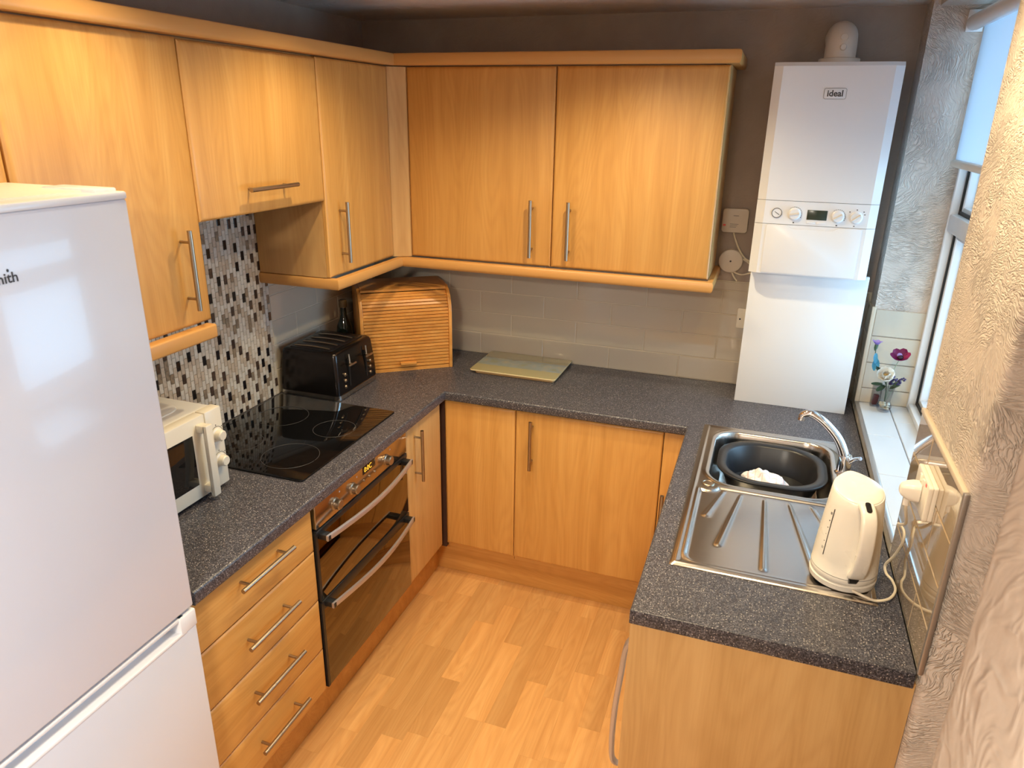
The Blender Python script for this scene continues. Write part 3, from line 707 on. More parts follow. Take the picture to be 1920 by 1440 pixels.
box(b, FX-0.058, FX-0.034, FY0+0.04, FY1-0.04, 0.833, 0.876); box(b, FX-0.058, FX+0.0015, FY0+0.03, FY1-0.03, 0.829, 0.838, 0.003); box(b, FX-0.058, FX-0.002, FY0+0.03, FY1-0.03, 0.868, 0.876, 0.002)
obj('grip_rail', b, M['white_enamel'], d2)
# ================================================================== microwave
MZ0, MZ1, MX, MY1, MY0 = 0.921, 1.163, 0.338, -1.493, -1.948
mw = empty('microwave', (0.18, -1.72, WT), 'cream microwave oven with two dials, half behind the fridge', 'microwave')
obj('case', box(NB(), 0.03, MX-0.035, MY0, MY1-0.002, MZ0, MZ1-0.002, 0.006), M['micro_white'], mw)
obj('top_dish', prism(NB(), rrect(0.06, 0.25, -1.93, -1.54, 0.05), MZ1-0.003, MZ1+0.0015, lambda a, b, d: (a, b, d), 0.0012), M['micro_white'], mw)
FM = F_left(MX)
o = obj('dial_panel', box(NB(), MX-0.036, MX, MY1-0.066, MY1, MZ0, MZ1+0.001, 0.005), M['cream'], mw)
for kz, tx in ((1.083, 1), (1.003, 0)):
    ky = -1.5225
    k = obj('dial', lathe(NB(), [(0.0225, 0), (0.0220, 0.004), (0.0165, 0.006), (0.0155, 0.021), (0.013, 0.024), (0, 0.024)], (MX-0.0005, ky, kz), (1, 0, 0), 24), M['cream'], o)
    b = NB()
    for a0, a1 in ((20, 160),):
        pts = [(MX+0.0006, ky+0.025*math.cos(math.radians(a)), kz+0.025*math.sin(math.radians(a))) for a in range(a0, a1+1, 10)]
        tube(b, pts, 0.0005, 6)
    for a in range(-60, 241, 50): box(b, MX, MX+0.0008, ky+0.030*math.cos(math.radians(a))-0.0012, ky+0.030*math.cos(math.radians(a))+0.0012, kz+0.030*math.sin(math.radians(a))-0.0015, kz+0.030*math.sin(math.radians(a))+0.0015)
    obj('dial_print', b, M['print_dark'], o, 0)['kind'] = 'stuff'
d = obj('door', box(NB(), MX-0.036, MX, MY0, MY1-0.068, MZ0, MZ1+0.001, 0.005), M['cream'], mw)
obj('door_window', box(NB(), MX-0.002, MX+0.0008, MY0+0.05, -1.614, 0.966, 1.117, 0.0006), M['black_gloss'], d)
b = NB(); box(b, MX+0.022, MX+0.036, -1.598, -1.572, 0.925, 1.143, 0.003)
for z0 in (0.936, 1.120): box(b, MX-0.001, MX+0.030, -1.598, -1.572, z0, z0+0.022, 0.003)
obj('handle', b, M['cream'], d)
for fx in (0.06, MX-0.06):
    for fy in (MY0+0.04, MY1-0.05): obj('foot', lathe(NB(), [(0.012, 0), (0.014, 0.0135), (0, 0.0135)], (fx, fy, WT-0.0003), (0, 0, 1), 12), M['rubber'], mw)
# ================================================================== hob
hb = empty('hob', (0.28, -1.113, WT), 'black glass ceramic hob with thin ring outlines set in the left worktop', 'hob')
o = obj('glass_plate', prism(NB(), rrect(0.026, 0.532, -1.412, -0.815, 0.012), WT-0.0002, WT+0.0055, lambda a, b, d: (a, b, d), 0.0014), M['hob_glass'], hb)
def ring(cx, cy, r, r2=0.0013): 
    return tube(NB(), [(cx+r*math.cos(math.radians(a)), cy+r*math.sin(math.radians(a)), WT+0.0053) for a in range(0, 361, 7)], r2*0.55, 6, caps=False)
for cx, cy, r in ((0.395, -1.275, 0.092), (0.408, -1.036, 0.074), (0.175, -1.245, 0.074), (0.170, -1.005, 0.092)): obj('ring_mark', ring(cx, cy, r), M['ring_grey'], o)
# ================================================================== toaster
tz = WT
tw = empty('toaster', (0.155, -0.655, tz), 'dark four slice toaster with two levers beside the bread bin', 'toaster')
def loft(bm, rings, mi=0, cap0=True, cap1=True):
    b = bmesh.new(); RV = [[b.verts.new(p) for p in r] for r in rings]; n = len(rings[0])
    for i in range(len(RV)-1):
        for k in range(n): b.faces.new((RV[i][k], RV[i][(k+1) % n], RV[i+1][(k+1) % n], RV[i+1][k]))
    if cap0: b.faces.new(RV[0][::-1])
    if cap1: b.faces.new(RV[-1])
    absorb(bm, b, None, mi); return bm
def rr3(x0, x1, y0, y1, r, z, n=5): return [(p[0], p[1], z) for p in rrect(x0, x1, y0, y1, r, n)]
TX0, TX1, TY0, TY1 = 0.016, 0.282, -0.804, -0.506
body = loft(NB(), [rr3(TX0+i, TX1-i, TY0+i*0.9, TY1-i*0.9, 0.016, z) for i, z in ((0.0, tz+0.018), (0.000, tz+0.05), (0.003, tz+0.10), (0.008, tz+0.15), (0.011, tz+0.179), (0.015, tz+0.188), (0.022, tz+0.192))])
body = obj('body', body, M['toaster_dark'], tw, 50)
obj('base_band', loft(NB(), [rr3(TX0+i, TX1-i, TY0+i, TY1-i, 0.024, z) for i, z in ((0.006, tz), (-0.003, tz+0.003), (-0.003, tz+0.021), (0.003, tz+0.023))]), M['toaster_band'], tw, 40)
tp = obj('top_plate', prism(NB(), rrect(TX0+0.034, TX1-0.040, TY0+0.030, TY1-0.030, 0.012), tz+0.190, tz+0.1945, lambda a, b, d: (a, b, d), 0.001), M['toaster_top'], tw)
for k in range(4):
    yy = TY0+0.062+k*0.0555
    b = NB(); box(b, TX0+0.05, TX1-0.058, yy-0.010, yy+0.010, tz+0.1938, tz+0.1952)
    s = obj('slot', b, M['rubber'], tp, 0)
    pts = [(TX0+0.05+(TX1-TX0-0.108)*q/8, yy-0.014, tz+0.1955+0.004*math.sin(math.pi*q/8)) for q in range(9)]
    obj('slot_rim', tube(NB(), pts, 0.0028, 8), M['steel'], s)
for k, yy in ((0, TY0+0.088), (1, TY1-0.083)):
    b = NB(); box(b, TX1-0.006, TX1+0.0015, yy-0.004, yy+0.004, tz+0.04, tz+0.15); s = obj('lever_track', b, M['black_plastic'], body, 0)
    b = NB(); box(b, TX1-0.012, TX1+0.016, yy-0.004, yy+0.004, tz+0.128, tz+0.136, 0.002); tube(b, [(TX1+0.014, yy-0.026, tz+0.131), (TX1+0.02, yy, tz+0.134), (TX1+0.014, yy+0.026, tz+0.131)], 0.0042, 10); tube(b, [(TX1+0.004, yy, tz+0.126), (TX1+0.0, yy, tz+0.170)], 0.003, 8)
    obj('lever', b, M['steel'], body)
    for q in range(3): obj('button', lathe(NB(), [(0.0075, 0), (0.0075, 0.006), (0.005, 0.009), (0, 0.009)], (TX1-0.004, yy-0.034 if k == 0 else yy+0.030, tz+0.047+q*0.025), (1, 0, 0), 14), M['steel'], body)
# ================================================================== bread bin
e_ = Vector((0.797, 0.604, 0)).normalized(); n_ = Vector((0.604, -0.797, 0)).normalized(); BW = 0.395
bl0 = Vector((0.517, -0.250, WT)) - e_*BW
bb = empty('bread_bin', tuple(bl0+e_*BW/2-n_*0.13), 'wooden roll-top bread bin standing across the corner', 'bread bin')
def FBB(u, v, d): p = bl0+e_*u+n_*d; return (p.x, p.y, WT+v)
side = [(0.0, 0.0), (0.0, 0.255), (-0.006, 0.285), (-0.022, 0.315), (-0.048, 0.340), (-0.085, 0.356), (-0.27, 0.356), (-0.27, 0.0)]   # (depth, height)
for u0, u1 in ((0, 0.014), (BW-0.014, BW)):
    obj('side_panel', prism(NB(), side, u0, u1, lambda a, b, d: FBB(d, b, a), 0.002), M['pine'], bb)
obj('top_board', prism(NB(), [(-0.06, 0.342), (-0.058, 0.352), (-0.085, 0.3565), (-0.27, 0.3565), (-0.27, 0.342)], 0.0145, BW-0.0145, lambda a, b, d: FBB(d, b, a)), M['pine'], bb)
obj('base_board', prism(NB(), [(-0.004, 0.0), (-0.004, 0.014), (-0.27, 0.014), (-0.27, 0.0)], 0.0145, BW-0.0145, lambda a, b, d: FBB(d, b, a)), M['pine'], bb)
obj('back_board', prism(NB(), [(-0.262, 0.014), (-0.262, 0.342), (-0.27, 0.342), (-0.27, 0.014)], 0.0145, BW-0.0145, lambda a, b, d: FBB(d, b, a)), M['edge_dark'], bb, 0)
path = [(-0.006, 0.016), (-0.006, 0.252), (-0.012, 0.281), (-0.027, 0.309), (-0.05, 0.331), (-0.062, 0.338)]
def along(s):
    for a, b in zip(path[:-1], path[1:]):
        L = math.hypot(b[0]-a[0], b[1]-a[1])
        if s <= L: 
            t = ((b[0]-a[0])/L, (b[1]-a[1])/L); return (a[0]+t[0]*s, a[1]+t[1]*s), t
        s -= L
    return path[-1], t
Ltot = sum(math.hypot(b[0]-a[0], b[1]-a[1]) for a, b in zip(path[:-1], path[1:])); NS = 24; slh = Ltot/NS
for k in range(NS):
    (cx, cz), t = along((k+0.5)*slh); nn = (t[1], -t[0]); hw = slh/2-0.0011
    poly = [(cx-t[0]*hw-nn[0]*0.006, cz-t[1]*hw-nn[1]*0.006), (cx-t[0]*hw, cz-t[1]*hw), (cx-t[0]*hw*0.8+nn[0]*0.0018, cz-t[1]*hw*0.8+nn[1]*0.0018), (cx+t[0]*hw*0.8+nn[0]*0.0018, cz+t[1]*hw*0.8+nn[1]*0.0018), (cx+t[0]*hw, cz+t[1]*hw), (cx+t[0]*hw-nn[0]*0.006, cz+t[1]*hw-nn[1]*0.006)]
    s = obj('slat', prism(NB(), poly, 0.015, BW-0.015, lambda a, b, d: FBB(d, b, a)), M['pine'], bb, 0)
    if k == 1:
        b = NB(); prism(b, [(-0.004, 0.026), (0.014, 0.030), (0.016, 0.042), (-0.004, 0.044)], BW/2-0.035, BW/2+0.035, lambda a, b_, d: FBB(d, b_, a), 0.002); obj('pull', b, M['pine'], s)
obj('lid_backing', prism(NB(), [(-0.0135, 0.016), (-0.0135, 0.25), (-0.02, 0.28), (-0.034, 0.303), (-0.056, 0.324), (-0.06, 0.320), (-0.038, 0.298), (-0.024, 0.277), (-0.0175, 0.25), (-0.0175, 0.016)], 0.015, BW-0.015, lambda a, b, d: FBB(d, b, a)), M['edge_dark'], bb, 0)
# bottle in the corner
bo = empty('bottle', (0.085, -0.425, WT), 'dark glass bottle with a pale cap standing between toaster and bread bin', 'bottle')
obj('glass', lathe(NB(), [(0, 0), (0.031, 0), (0.034, 0.004), (0.034, 0.165), (0.031, 0.19), (0.018, 0.222), (0.0135, 0.24), (0.013, 0.272), (0.015, 0.274), (0.015, 0.282), (0, 0.282)], (0.085, -0.425, WT)), M['bottle_glass'], bo)
obj('cap', lathe(NB(), [(0.0165, 0), (0.0165, 0.03), (0.014, 0.033), (0, 0.033)], (0.085, -0.425, WT+0.272)), M['cork'], bo)
obj('paper_label', lathe(NB(), [(0.0345, 0.04), (0.0348, 0.042), (0.0348, 0.138), (0.0345, 0.14)], (0.085, -0.425, WT)), M['label_paper'], bo)
# ================================================================== chopping boards
def board(name, x0, x1, y0, y1, z0, z1, mat, rot=0.0):
    cx, cy = (x0+x1)/2, (y0+y1)/2
    def f(a, b, d): 
        a -= cx; b -= cy; return (cx+a*math.cos(rot)-b*math.sin(rot), cy+a*math.sin(rot)+b*math.cos(rot), d)
    return obj(name, prism(NB(), rrect(x0, x1, y0, y1, 0.014), z0, z1, f, 0.0012), M[mat], None)
lo = board('chopping_board', 0.635, 0.995, -0.283, -0.022, WT, WT+0.0115, 'board_edge', 0.0); tag(lo, 'lower chopping board of the stacked pair on the back worktop', 'chopping board', 'stacked chopping boards')
up = board('chopping_board', 0.616, 1.004, -0.297, -0.013, WT+0.0130, WT+0.0190, 'board_print', 0.0); up.data.materials.append(M['glass_edge'])
for f_ in up.data.polygons:
    if f_.normal.z < 0.9: f_.material_index = 1
tag(up, 'upper glass chopping board with a greenish printed picture, on the back worktop', 'chopping board', 'stacked chopping boards')
for xx in (0.66, 0.97):
    for yy in (-0.25, -0.05): obj('foot', lathe(NB(), [(0.006, 0), (0.006, 0.0017), (0, 0.0017)], (xx, yy, WT+0.0114), (0, 0, 1), 10), M['rubber'], up)
# ================================================================== boiler
BX0, BX1, BY, BZ0, BZ1 = 1.7157, 2.1104, -0.2778, 1.443, 2.1421
bo = empty('boiler', ((BX0+BX1)/2, -0.14, BZ0), 'white wall-hung gas boiler with dials on the back wall', 'boiler')
FBo = F_back(BY)
obj('case', box(NB(), BX0+0.002, BX1-0.002, BY+0.02, -0.012, BZ0, BZ1-0.002, 0.003), M['boiler_white'], bo)
def facia(bm, z0, z1, cham_top=False):
    rings = []
    q = 0.012
    pl_ = [(BX0, BY+0.03), (BX0, BY+q), (BX0+0.028, BY), (BX1-0.028, BY), (BX1, BY+q), (BX1, BY+0.03)]
    b = bmesh.new()
    zt = z1
    A = [b.verts.new((p[0], p[1], z0)) for p in pl_]; B = [b.verts.new((p[0], p[1], z1)) for p in pl_]
    if cham_top:
        C = B; B = [b.verts.new((p[0], p[1], z1-0.012)) for p in pl_]
        for v, p in zip(C, pl_): v.co.y = min(p[1]+0.010, BY+0.03)
        for i in range(5): b.faces.new((B[i], B[i+1], C[i+1], C[i]))
        b.faces.new(C)
    else: b.faces.new(B)
    for i in range(5): b.faces.new((A[i], A[i+1], B[i+1], B[i]))
    b.faces.new(A[::-1]); absorb(bm, b); return bm
obj('upper_cover', facia(NB(), 1.698, BZ1, True), M['boiler_white'], bo, 20)
cpn = obj('control_panel', facia(NB(), 1.6165, 1.6965), M['boiler_white'], bo, 20)
obj('lower_cover', facia(NB(), BZ0-0.004, 1.615), M['boiler_white'], bo, 20)
fp = obj('flap', prism(NB(), [(BX0+0.042, BZ0), (BX1-0.042, BZ0), (BX1-0.042, 1.613), (BX1-0.115, 1.613), (BX1-0.135, 1.602), (BX0+0.130, 1.602), (BX0+0.110, 1.613), (BX0+0.042, 1.613)], -0.001, 0.003, FBo, 0.0008), M['boiler_white'], bo)
nm = obj('name_badge', prism(NB(), rrect(1.881, 1.949, 2.029, 2.062, 0.006), 0.0, 0.0012, FBo, 0.0004), M['boiler_white'], bo)
b = NB(); pts = [FBo(p[0], p[1], 0.0014) for p in rrect(1.881, 1.949, 2.029, 2.062, 0.006)]; tube(b, pts+[pts[0]], 0.0006, 5); obj('badge_outline', b, M['print_grey'], nm, 0)
text('lettering', 'ideal', FBo, 1.915, 2.0455, 0.027, M['print_dark'], nm, 0.0017, bold=0.0007)
g = obj('pressure_gauge', lathe(NB(), [(0.0175, 0), (0.0175, 0.003), (0.0155, 0.003), (0.0150, 0.0015), (0, 0.0015)], (1.786, BY, 1.6545), (0, -1, 0), 28), M['print_grey'], cpn)
obj('gauge_face', lathe(NB(), [(0.015, 0), (0.015, 0.0018), (0, 0.0018)], (1.786, BY, 1.6545), (0, -1, 0), 24), M['boiler_white'], g)
b = NB(); tube(b, [FBo(1.779, 1.659, 0.0025), FBo(1.795, 1.6485, 0.0025)], 0.0009, 6); obj('needle', b, M['print_dark'], g)
for cx, cz, ang in ((1.8445, 1.6535, 12), (1.985, 1.6515, 32), (2.043, 1.6515, 38)):
    k = obj('dial', lathe(NB(), [(0.0215, 0), (0.021, 0.003), (0.0185, 0.0045), (0.0182, 0.010), (0.016, 0.012), (0, 0.012)], (cx, BY, cz), (0, -1, 0), 28), M['boiler_white'], cpn)
    a = math.radians(ang); dx, dz = math.cos(a), math.sin(a)
    b = NB(); tube(b, [FBo(cx-dx*0.016, cz-dz*0.016, 0.0125), FBo(cx+dx*0.016, cz+dz*0.016, 0.0125)], 0.0035, 8); obj('grip', b, M['device_white'], k)
    b = NB()
    for q in range(-30, 121, 15): 
        a = math.radians(q); w_ = 0.0005+0.0007*(120-q)/150
        tube(b, [FBo(cx+0.0245*math.cos(a), cz+0.0245*math.sin(a), 0.0006), FBo(cx+0.0245*math.cos(a+0.14), cz+0.0245*math.sin(a+0.14), 0.0006)], w_, 5)
    if cx > 2.03: b.free(); b = NB(); [box(b, cx+ux, cx+ux+0.004, BY-0.0007, BY, cz+uz, cz+uz+0.003) for ux, uz in ((-0.024, 0.017), (-0.002, 0.025), (0.02, 0.019), (0.024, 0.010), (-0.004, -0.03))]
    obj('scale_print', b, M['print_dark'], cpn, 0)['kind'] = 'stuff'
    obj('scale_print', box(NB(), cx-0.002, cx+0.003, BY-0.0006, BY, cz-0.0315, cz-0.0275), M['print_dark'], cpn, 0) if cx < 2.03 else None
obj('display', box(NB(), 1.886, 1.951, BY-0.0012, BY+0.001, 1.6365, 1.670, 0.0005), M['screen'], cpn)
for bx in (1.888, 1.921): obj('button', box(NB(), bx, bx+0.028, BY-0.0018, BY, 1.6225, 1.631, 0.0006), M['boiler_white'], cpn)
# flue
fe = obj('flue_elbow', tube(NB(), [(1.918, -0.14, 2.155)]+[(1.918, -0.14, 2.178)]+[(1.918, -0.14+0.055*(1-math.cos(math.radians(a))), 2.178+0.055*math.sin(math.radians(a))) for a in range(15, 91, 15)]+[(1.918, -0.002, 2.233)], 0.050, 28), M['device_white'], bo, 60)
obj('flue_collar', lathe(NB(), [(0.066, 0), (0.066, 0.016), (0.063, 0.018), (0.050, 0.018)], (1.918, -0.14, 2.1425), (0, 0, 1), 32), M['device_white'], fe)
for z_, r_ in ((2.222, 0.013), (2.192, 0.0105)):
    yy = -0.14-0.0495 if z_ < 2.2 else -0.174
    obj('test_cap', lathe(NB(), [(r_, 0), (r_, 0.004), (r_-0.002, 0.006), (0, 0.006)], (1.922, yy, z_), (0.05, -1, 0.45 if z_ > 2.2 else 0), 18), M['device_white'], fe)
cv = obj('pipe_cover', box(NB(), 1.724, 2.1305, -0.205, -0.187, WT+0.0003, 1.438, 0.0015), M['boiler_white'], None)
tag(cv, 'plain white cover board standing on the worktop below the boiler', 'panel')
obj('side_return', box(NB(), 1.726, 1.742, -0.187, -0.012, WT+0.0003, 1.436), M['boiler_white'], cv, 0)
# receiver, junction box, spur
rc = empty('heating_receiver', (1.637, -0.012, 1.588), 'square pale heating receiver on the wall above the round junction box', 'receiver')
Fw = F_back(0.0)
o = obj('case', prism(NB(), rrect(1.589, 1.687, 1.541, 1.634, 0.012), 0.0005, 0.024, Fw, 0.003), M['device_white'], rc)
b = NB(); box(b, 1.630, 1.650, -0.0246, -0.0238, 1.606, 1.608)
for q in (0, 1, 2): box(b, 1.620, 1.652-q*0.004, -0.0246, -0.0238, 1.574-q*0.006, 1.5755-q*0.006)
obj('print_lines', b, M['print_grey'], o, 0)['kind'] = 'stuff'
obj('indicator', box(NB(), 1.594, 1.604, -0.0247, -0.0235, 1.566, 1.573), M['label_red'], o, 0)
obj('cable', tube(NB(), spline([(1.637, -0.012, 1.543), (1.646, -0.012, 1.515), (1.668, -0.012, 1.472), (1.695, -0.012, 1.44), (1.72, -0.012, 1.43)]), 0.0035, 8), M['cable'], rc)
jb = empty('junction_box', (1.639, -0.012, 1.428), 'round pale junction box on the wall under the heating receiver', 'junction box')
obj('lid', lathe(NB(), [(0.0475, 0), (0.0475, 0.018), (0.045, 0.023), (0.040, 0.0245), (0, 0.0245)], (1.639, -0.0005, 1.428), (0, -1, 0), 32), M['device_white'], jb)
obj('screw', lathe(NB(), [(0.0038, 0), (0.0038, 0.0008), (0, 0.0008)], (1.639, -0.0250, 1.428), (0, -1, 0), 12), M['print_dark'], jb)
for pts, r in (([(1.685, -0.012, 1.438), (1.70, -0.012, 1.43), (1.722, -0.012, 1.415)], 0.0035), ([(1.648, -0.012, 1.382), (1.66, -0.012, 1.362), (1.672, -0.012, 1.348)], 0.0035), ([(1.655, -0.012, 1.384), (1.685, -0.012, 1.375), (1.722, -0.012, 1.385)], 0.003)):
    obj('cable', tube(NB(), spline(pts), r, 8), M['cable'], jb)
sp = empty('fused_spur', (1.71, -0.012, 1.195), 'cream fused switch plate on the tiles at the left edge of the white cover board', 'switch')
o = obj('plate', prism(NB(), rrect(1.690, 1.722, 1.155, 1.237, 0.005), 0.0075, 0.016, Fw, 0.0015), M['socket_cream'], sp)
obj('fuse_slot', box(NB(), 1.700, 1.706, -0.0168, -0.0155, 1.190, 1.197), M['print_dark'], o, 0)
# ================================================================== sink
from mathutils import noise as mnoise
SX0, SX1, SY0, SY1 = 1.637, 2.117, -1.447, -0.500
sn = empty('sink', (1.877, -0.97, WT), 'stainless steel sink with a ribbed drainer set in the right worktop', 'sink')
def ss(a, b, x):
    t = min(max((x-a)/(b-a), 0), 1); return t*t*(3-2*t)
def rbd(x, y, x0, x1, y0, y1, r):     # signed distance to a rounded box, negative inside
    qx = abs(x-(x0+x1)/2)-(x1-x0)/2+r; qy = abs(y-(y0+y1)/2)-(y1-y0)/2+r
    return math.hypot(max(qx, 0), max(qy, 0))+min(max(qx, qy), 0)-r
RIB = [((1.742, -1.000), (1.703, -1.165)), ((1.792, -1.003), (1.748, -1.310)), ((1.858, -1.006), (1.862, -1.385)), ((1.925, -1.006), (1.982, -1.37)), ((1.985, -1.003), (2.062, -1.26)), ((2.03, -1.0), (2.085, -1.12))]
def sinkz(x, y):
    do = -rbd(x, y, SX0, SX1, SY0, SY1, 0.012)
    z = 0.0008+0.0030*ss(0, 0.004, do)
    z += 0.0030*math.exp(-((do-0.014)/0.006)**2)
    dd = rbd(x, y, SX0+0.034, SX1-0.030, SY0+0.034, -0.992, 0.03)
    dk = math.hypot(x-1.690, y+0.985)-0.036                # land around the waste knob
    dd = max(dd, -dk)
    z -= 0.0050*ss(0.006, -0.006, dd)
    z += 0.0022*math.exp(-((dd-0.004)/0.005)**2)
    for a, b_ in RIB:
        ax, ay = a; bx, by = b_; L2 = (bx-ax)**2+(by-ay)**2
        t = min(max(((x-ax)*(bx-ax)+(y-ay)*(by-ay))/L2, 0), 1)
        d = math.hypot(x-ax-(bx-ax)*t, y-ay-(by-ay)*t)
        z += 0.0036*math.exp(-(d/(0.004+0.004*t))**2)*ss(0, 0.08, t+0.02)
    db = rbd(x, y, 1.684, 2.060, -0.962, -0.540, 0.085)
    z += 0.0022*math.exp(-((db-0.010)/0.006)**2)
    if db < 0: z -= 0.118*ss(0.0, -0.030, db)+0.004*ss(-0.03, -0.15, db)
    return z
bm = NB(); nx, ny = 150, 290; G = []
for i in range(nx+1):
    x = SX0+(SX1-SX0)*i/nx; G.append([bm.verts.new((x, SY0+(SY1-SY0)*j/ny, WT+sinkz(x, SY0+(SY1-SY0)*j/ny))) for j in range(ny+1)])
for i in range(nx):
    for j in range(ny): bm.faces.new((G[i][j], G[i+1][j], G[i+1][j+1], G[i][j+1]))
o = obj('steel_top', bm, M['sink_steel'], sn, 80)
obj('waste_knob', lathe(NB(), [(0.0185, 0), (0.0185, 0.002), (0.0165, 0.0035), (0.0155, 0.002), (0, 0.0028)], (1.692, -0.975, WT+0.0036), (0, 0, 1), 28), M['steel'], sn)
# mixer tap
tp = empty('mixer_tap', (2.088, -0.745, WT+0.004), 'chrome mixer tap with an arched spout behind the kettle', 'tap')
obj('tap_body', lathe(NB(), [(0.026, 0), (0.026, 0.006), (0.021, 0.010), (0.0205, 0.055), (0.018, 0.062), (0, 0.064)], (2.088, -0.745, WT+0.0035), (0, 0, 1), 28), M['chrome'], tp)
sp_ = spline([(2.088, -0.745, 0.955), (2.078, -0.742, 0.985), (2.055, -0.737, 1.025), (2.018, -0.730, 1.062), (1.985, -0.725, 1.083), (1.962, -0.722, 1.088), (1.946, -0.720, 1.078), (1.942, -0.719, 1.062)], 6)
obj('spout', tube(NB(), sp_, 1.0, 18, rs=[0.016-0.0045*min(1, k/30) for k in range(len(sp_))]), M['chrome'], tp)
obj('lever', tube(NB(), [(2.100, -0.760, 0.957), (2.112, -0.79, 0.985), (2.118, -0.82, 1.000)], 0.006, 12), M['chrome'], tp)
# washing-up bowl
wb = empty('washing_up_bowl', (1.877, -0.74, WT-0.115), 'dark grey plastic washing-up bowl sitting in the sink', 'bowl')
def rr(i, z, r=0.130): return rr3(1.703+i, 2.046-i, -0.897+i, -0.562-i, r-i*0.7, z, 12)
zt_ = WT-0.010
obj('shell', loft(NB(), [rr(0.055, WT-0.1145), rr(0.045, WT-0.111), rr(0.018, zt_-0.02), rr(0.012, zt_-0.006), rr(0.0, zt_-0.007), rr(0.0, zt_-0.002), rr(0.003, zt_), rr(0.026, zt_-0.002), rr(0.031, zt_-0.008), rr(0.046, WT-0.104), rr(0.060, WT-0.109)]), M['basin'], wb, 50)
# tea towel heap
bm = NB(); bmesh.ops.create_icosphere(bm, subdivisions=5, radius=1.0)
for v in bm.verts:
    p = v.co.copy(); q = 1+0.16*mnoise.noise(p*2.1)+0.10*mnoise.noise(p*5.3+Vector((3, 1, 2)))+0.05*mnoise.noise(p*11)
    rdg = 0.16*abs(math.sin(p.x*5+p.y*3+2*mnoise.noise(p*1.5)))
    z = max(p.z, -0.12)
    v.co = Vector((1.866+p.x*0.078*q, -0.735+p.y*0.050*q-p.x*0.012, WT-0.1085+max(0, (z+0.12)*0.054*(q+rdg)*(1-0.18*p.x))+0.0005))
o = obj('tea_towel', bm, M['towel'], None, 60); tag(o, 'crumpled white checked cloth lying in the dark washing-up bowl', 'cloth')
# ================================================================== kettle
KX, KY = 2.044, -1.350; KZ = WT+0.0042
kt = empty('kettle', (KX, KY, KZ), 'cream plastic jug kettle on the corner of the drainer', 'kettle')
hd = Vector((0.20, -0.98, 0)).normalized(); hs = Vector((hd.y, -hd.x, 0))   # towards the handle; hs = sideways
obj('power_base', lathe(NB(), [(0.070, 0), (0.0755, 0.003), (0.0765, 0.016), (0.074, 0.019), (0.060, 0.021), (0, 0.021)], (KX, KY, KZ), (0, 0, 1), 40), M['kettle_cream'], kt)
z0 = KZ+0.0215
def kring(r, z, slope=0.0, lip=0.0, n=48):
    out = []
    for k in range(n):
        a = 2*math.pi*k/n; c, s = math.cos(a), math.sin(a)          # c: towards handle
        rr_ = r*(1+0.02*c*c)
        q = lip*max(0, -c)**10
        p = Vector((KX, KY, 0))+hd*(c*(rr_+q))+hs*(s*rr_)
        out.append((p.x, p.y, z-slope*c*r/0.056))
    return out
kb = loft(NB(), [kring(0.0740, z0), kring(0.0755, z0+0.003), kring(0.0755, z0+0.014), kring(0.0747, z0+0.0155), kring(0.0728, z0+0.05), kring(0.0690, z0+0.10), kring(0.0640, z0+0.15), kring(0.0605, z0+0.185, 0.004, 0.004), kring(0.0575, z0+0.213, 0.012, 0.014), kring(0.0560, z0+0.2165, 0.013, 0.014)])
kb = obj('jug', kb, M['kettle_cream'], kt, 50)
obj('seam', loft(NB(), [kring(0.0757, z0+0.0145), kring(0.0757, z0+0.0157)], 0, False, False), M['print_grey'], kb, 0)
obj('lid', loft(NB(), [kring(0.0535, z0+0.2150, 0.013, 0.008), kring(0.0535, z0+0.2185, 0.013, 0.008), kring(0.048, z0+0.2215, 0.013, 0.005), kring(0.028, z0+0.2230, 0.012), kring(0.006, z0+0.2235, 0.011)]), M['kettle_cream'], kt, 50)
def K(a, s, z): p = Vector((KX, KY, 0))+hd*a+hs*s; return (p.x, p.y, z)
hpts = spline([K(0.045, 0, z0+0.201), K(0.066, 0, z0+0.203), K(0.088, 0, z0+0.190), K(0.100, 0, z0+0.160), K(0.1035, 0, z0+0.115), K(0.099, 0, z0+0.070), K(0.086, 0, z0+0.038), K(0.067, 0, z0+0.026)], 6)
hh = obj('handle', tube(NB(), hpts, 1.0, 16, flat=(tuple(hs), 0.0165, 0.009)), M['kettle_cream'], kt, 60)
obj('switch', prism(NB(), rrect(-0.006, 0.006, -0.014, 0.014, 0.005), 0, 0.003, lambda a, b, d: tuple(Vector(K(0.075+b*0.86, a, z0+0.2085-b*0.42))+Vector((0, 0, d)))), M['black_gloss'], hh)
obj('cable_slot', tube(NB(), [K(0.066, -0.012, z0+0.021), K(0.0785, -0.002, z0+0.016), K(0.0785, 0.012, z0+0.016)], 0.0065, 8), M['black_plastic'], kb)
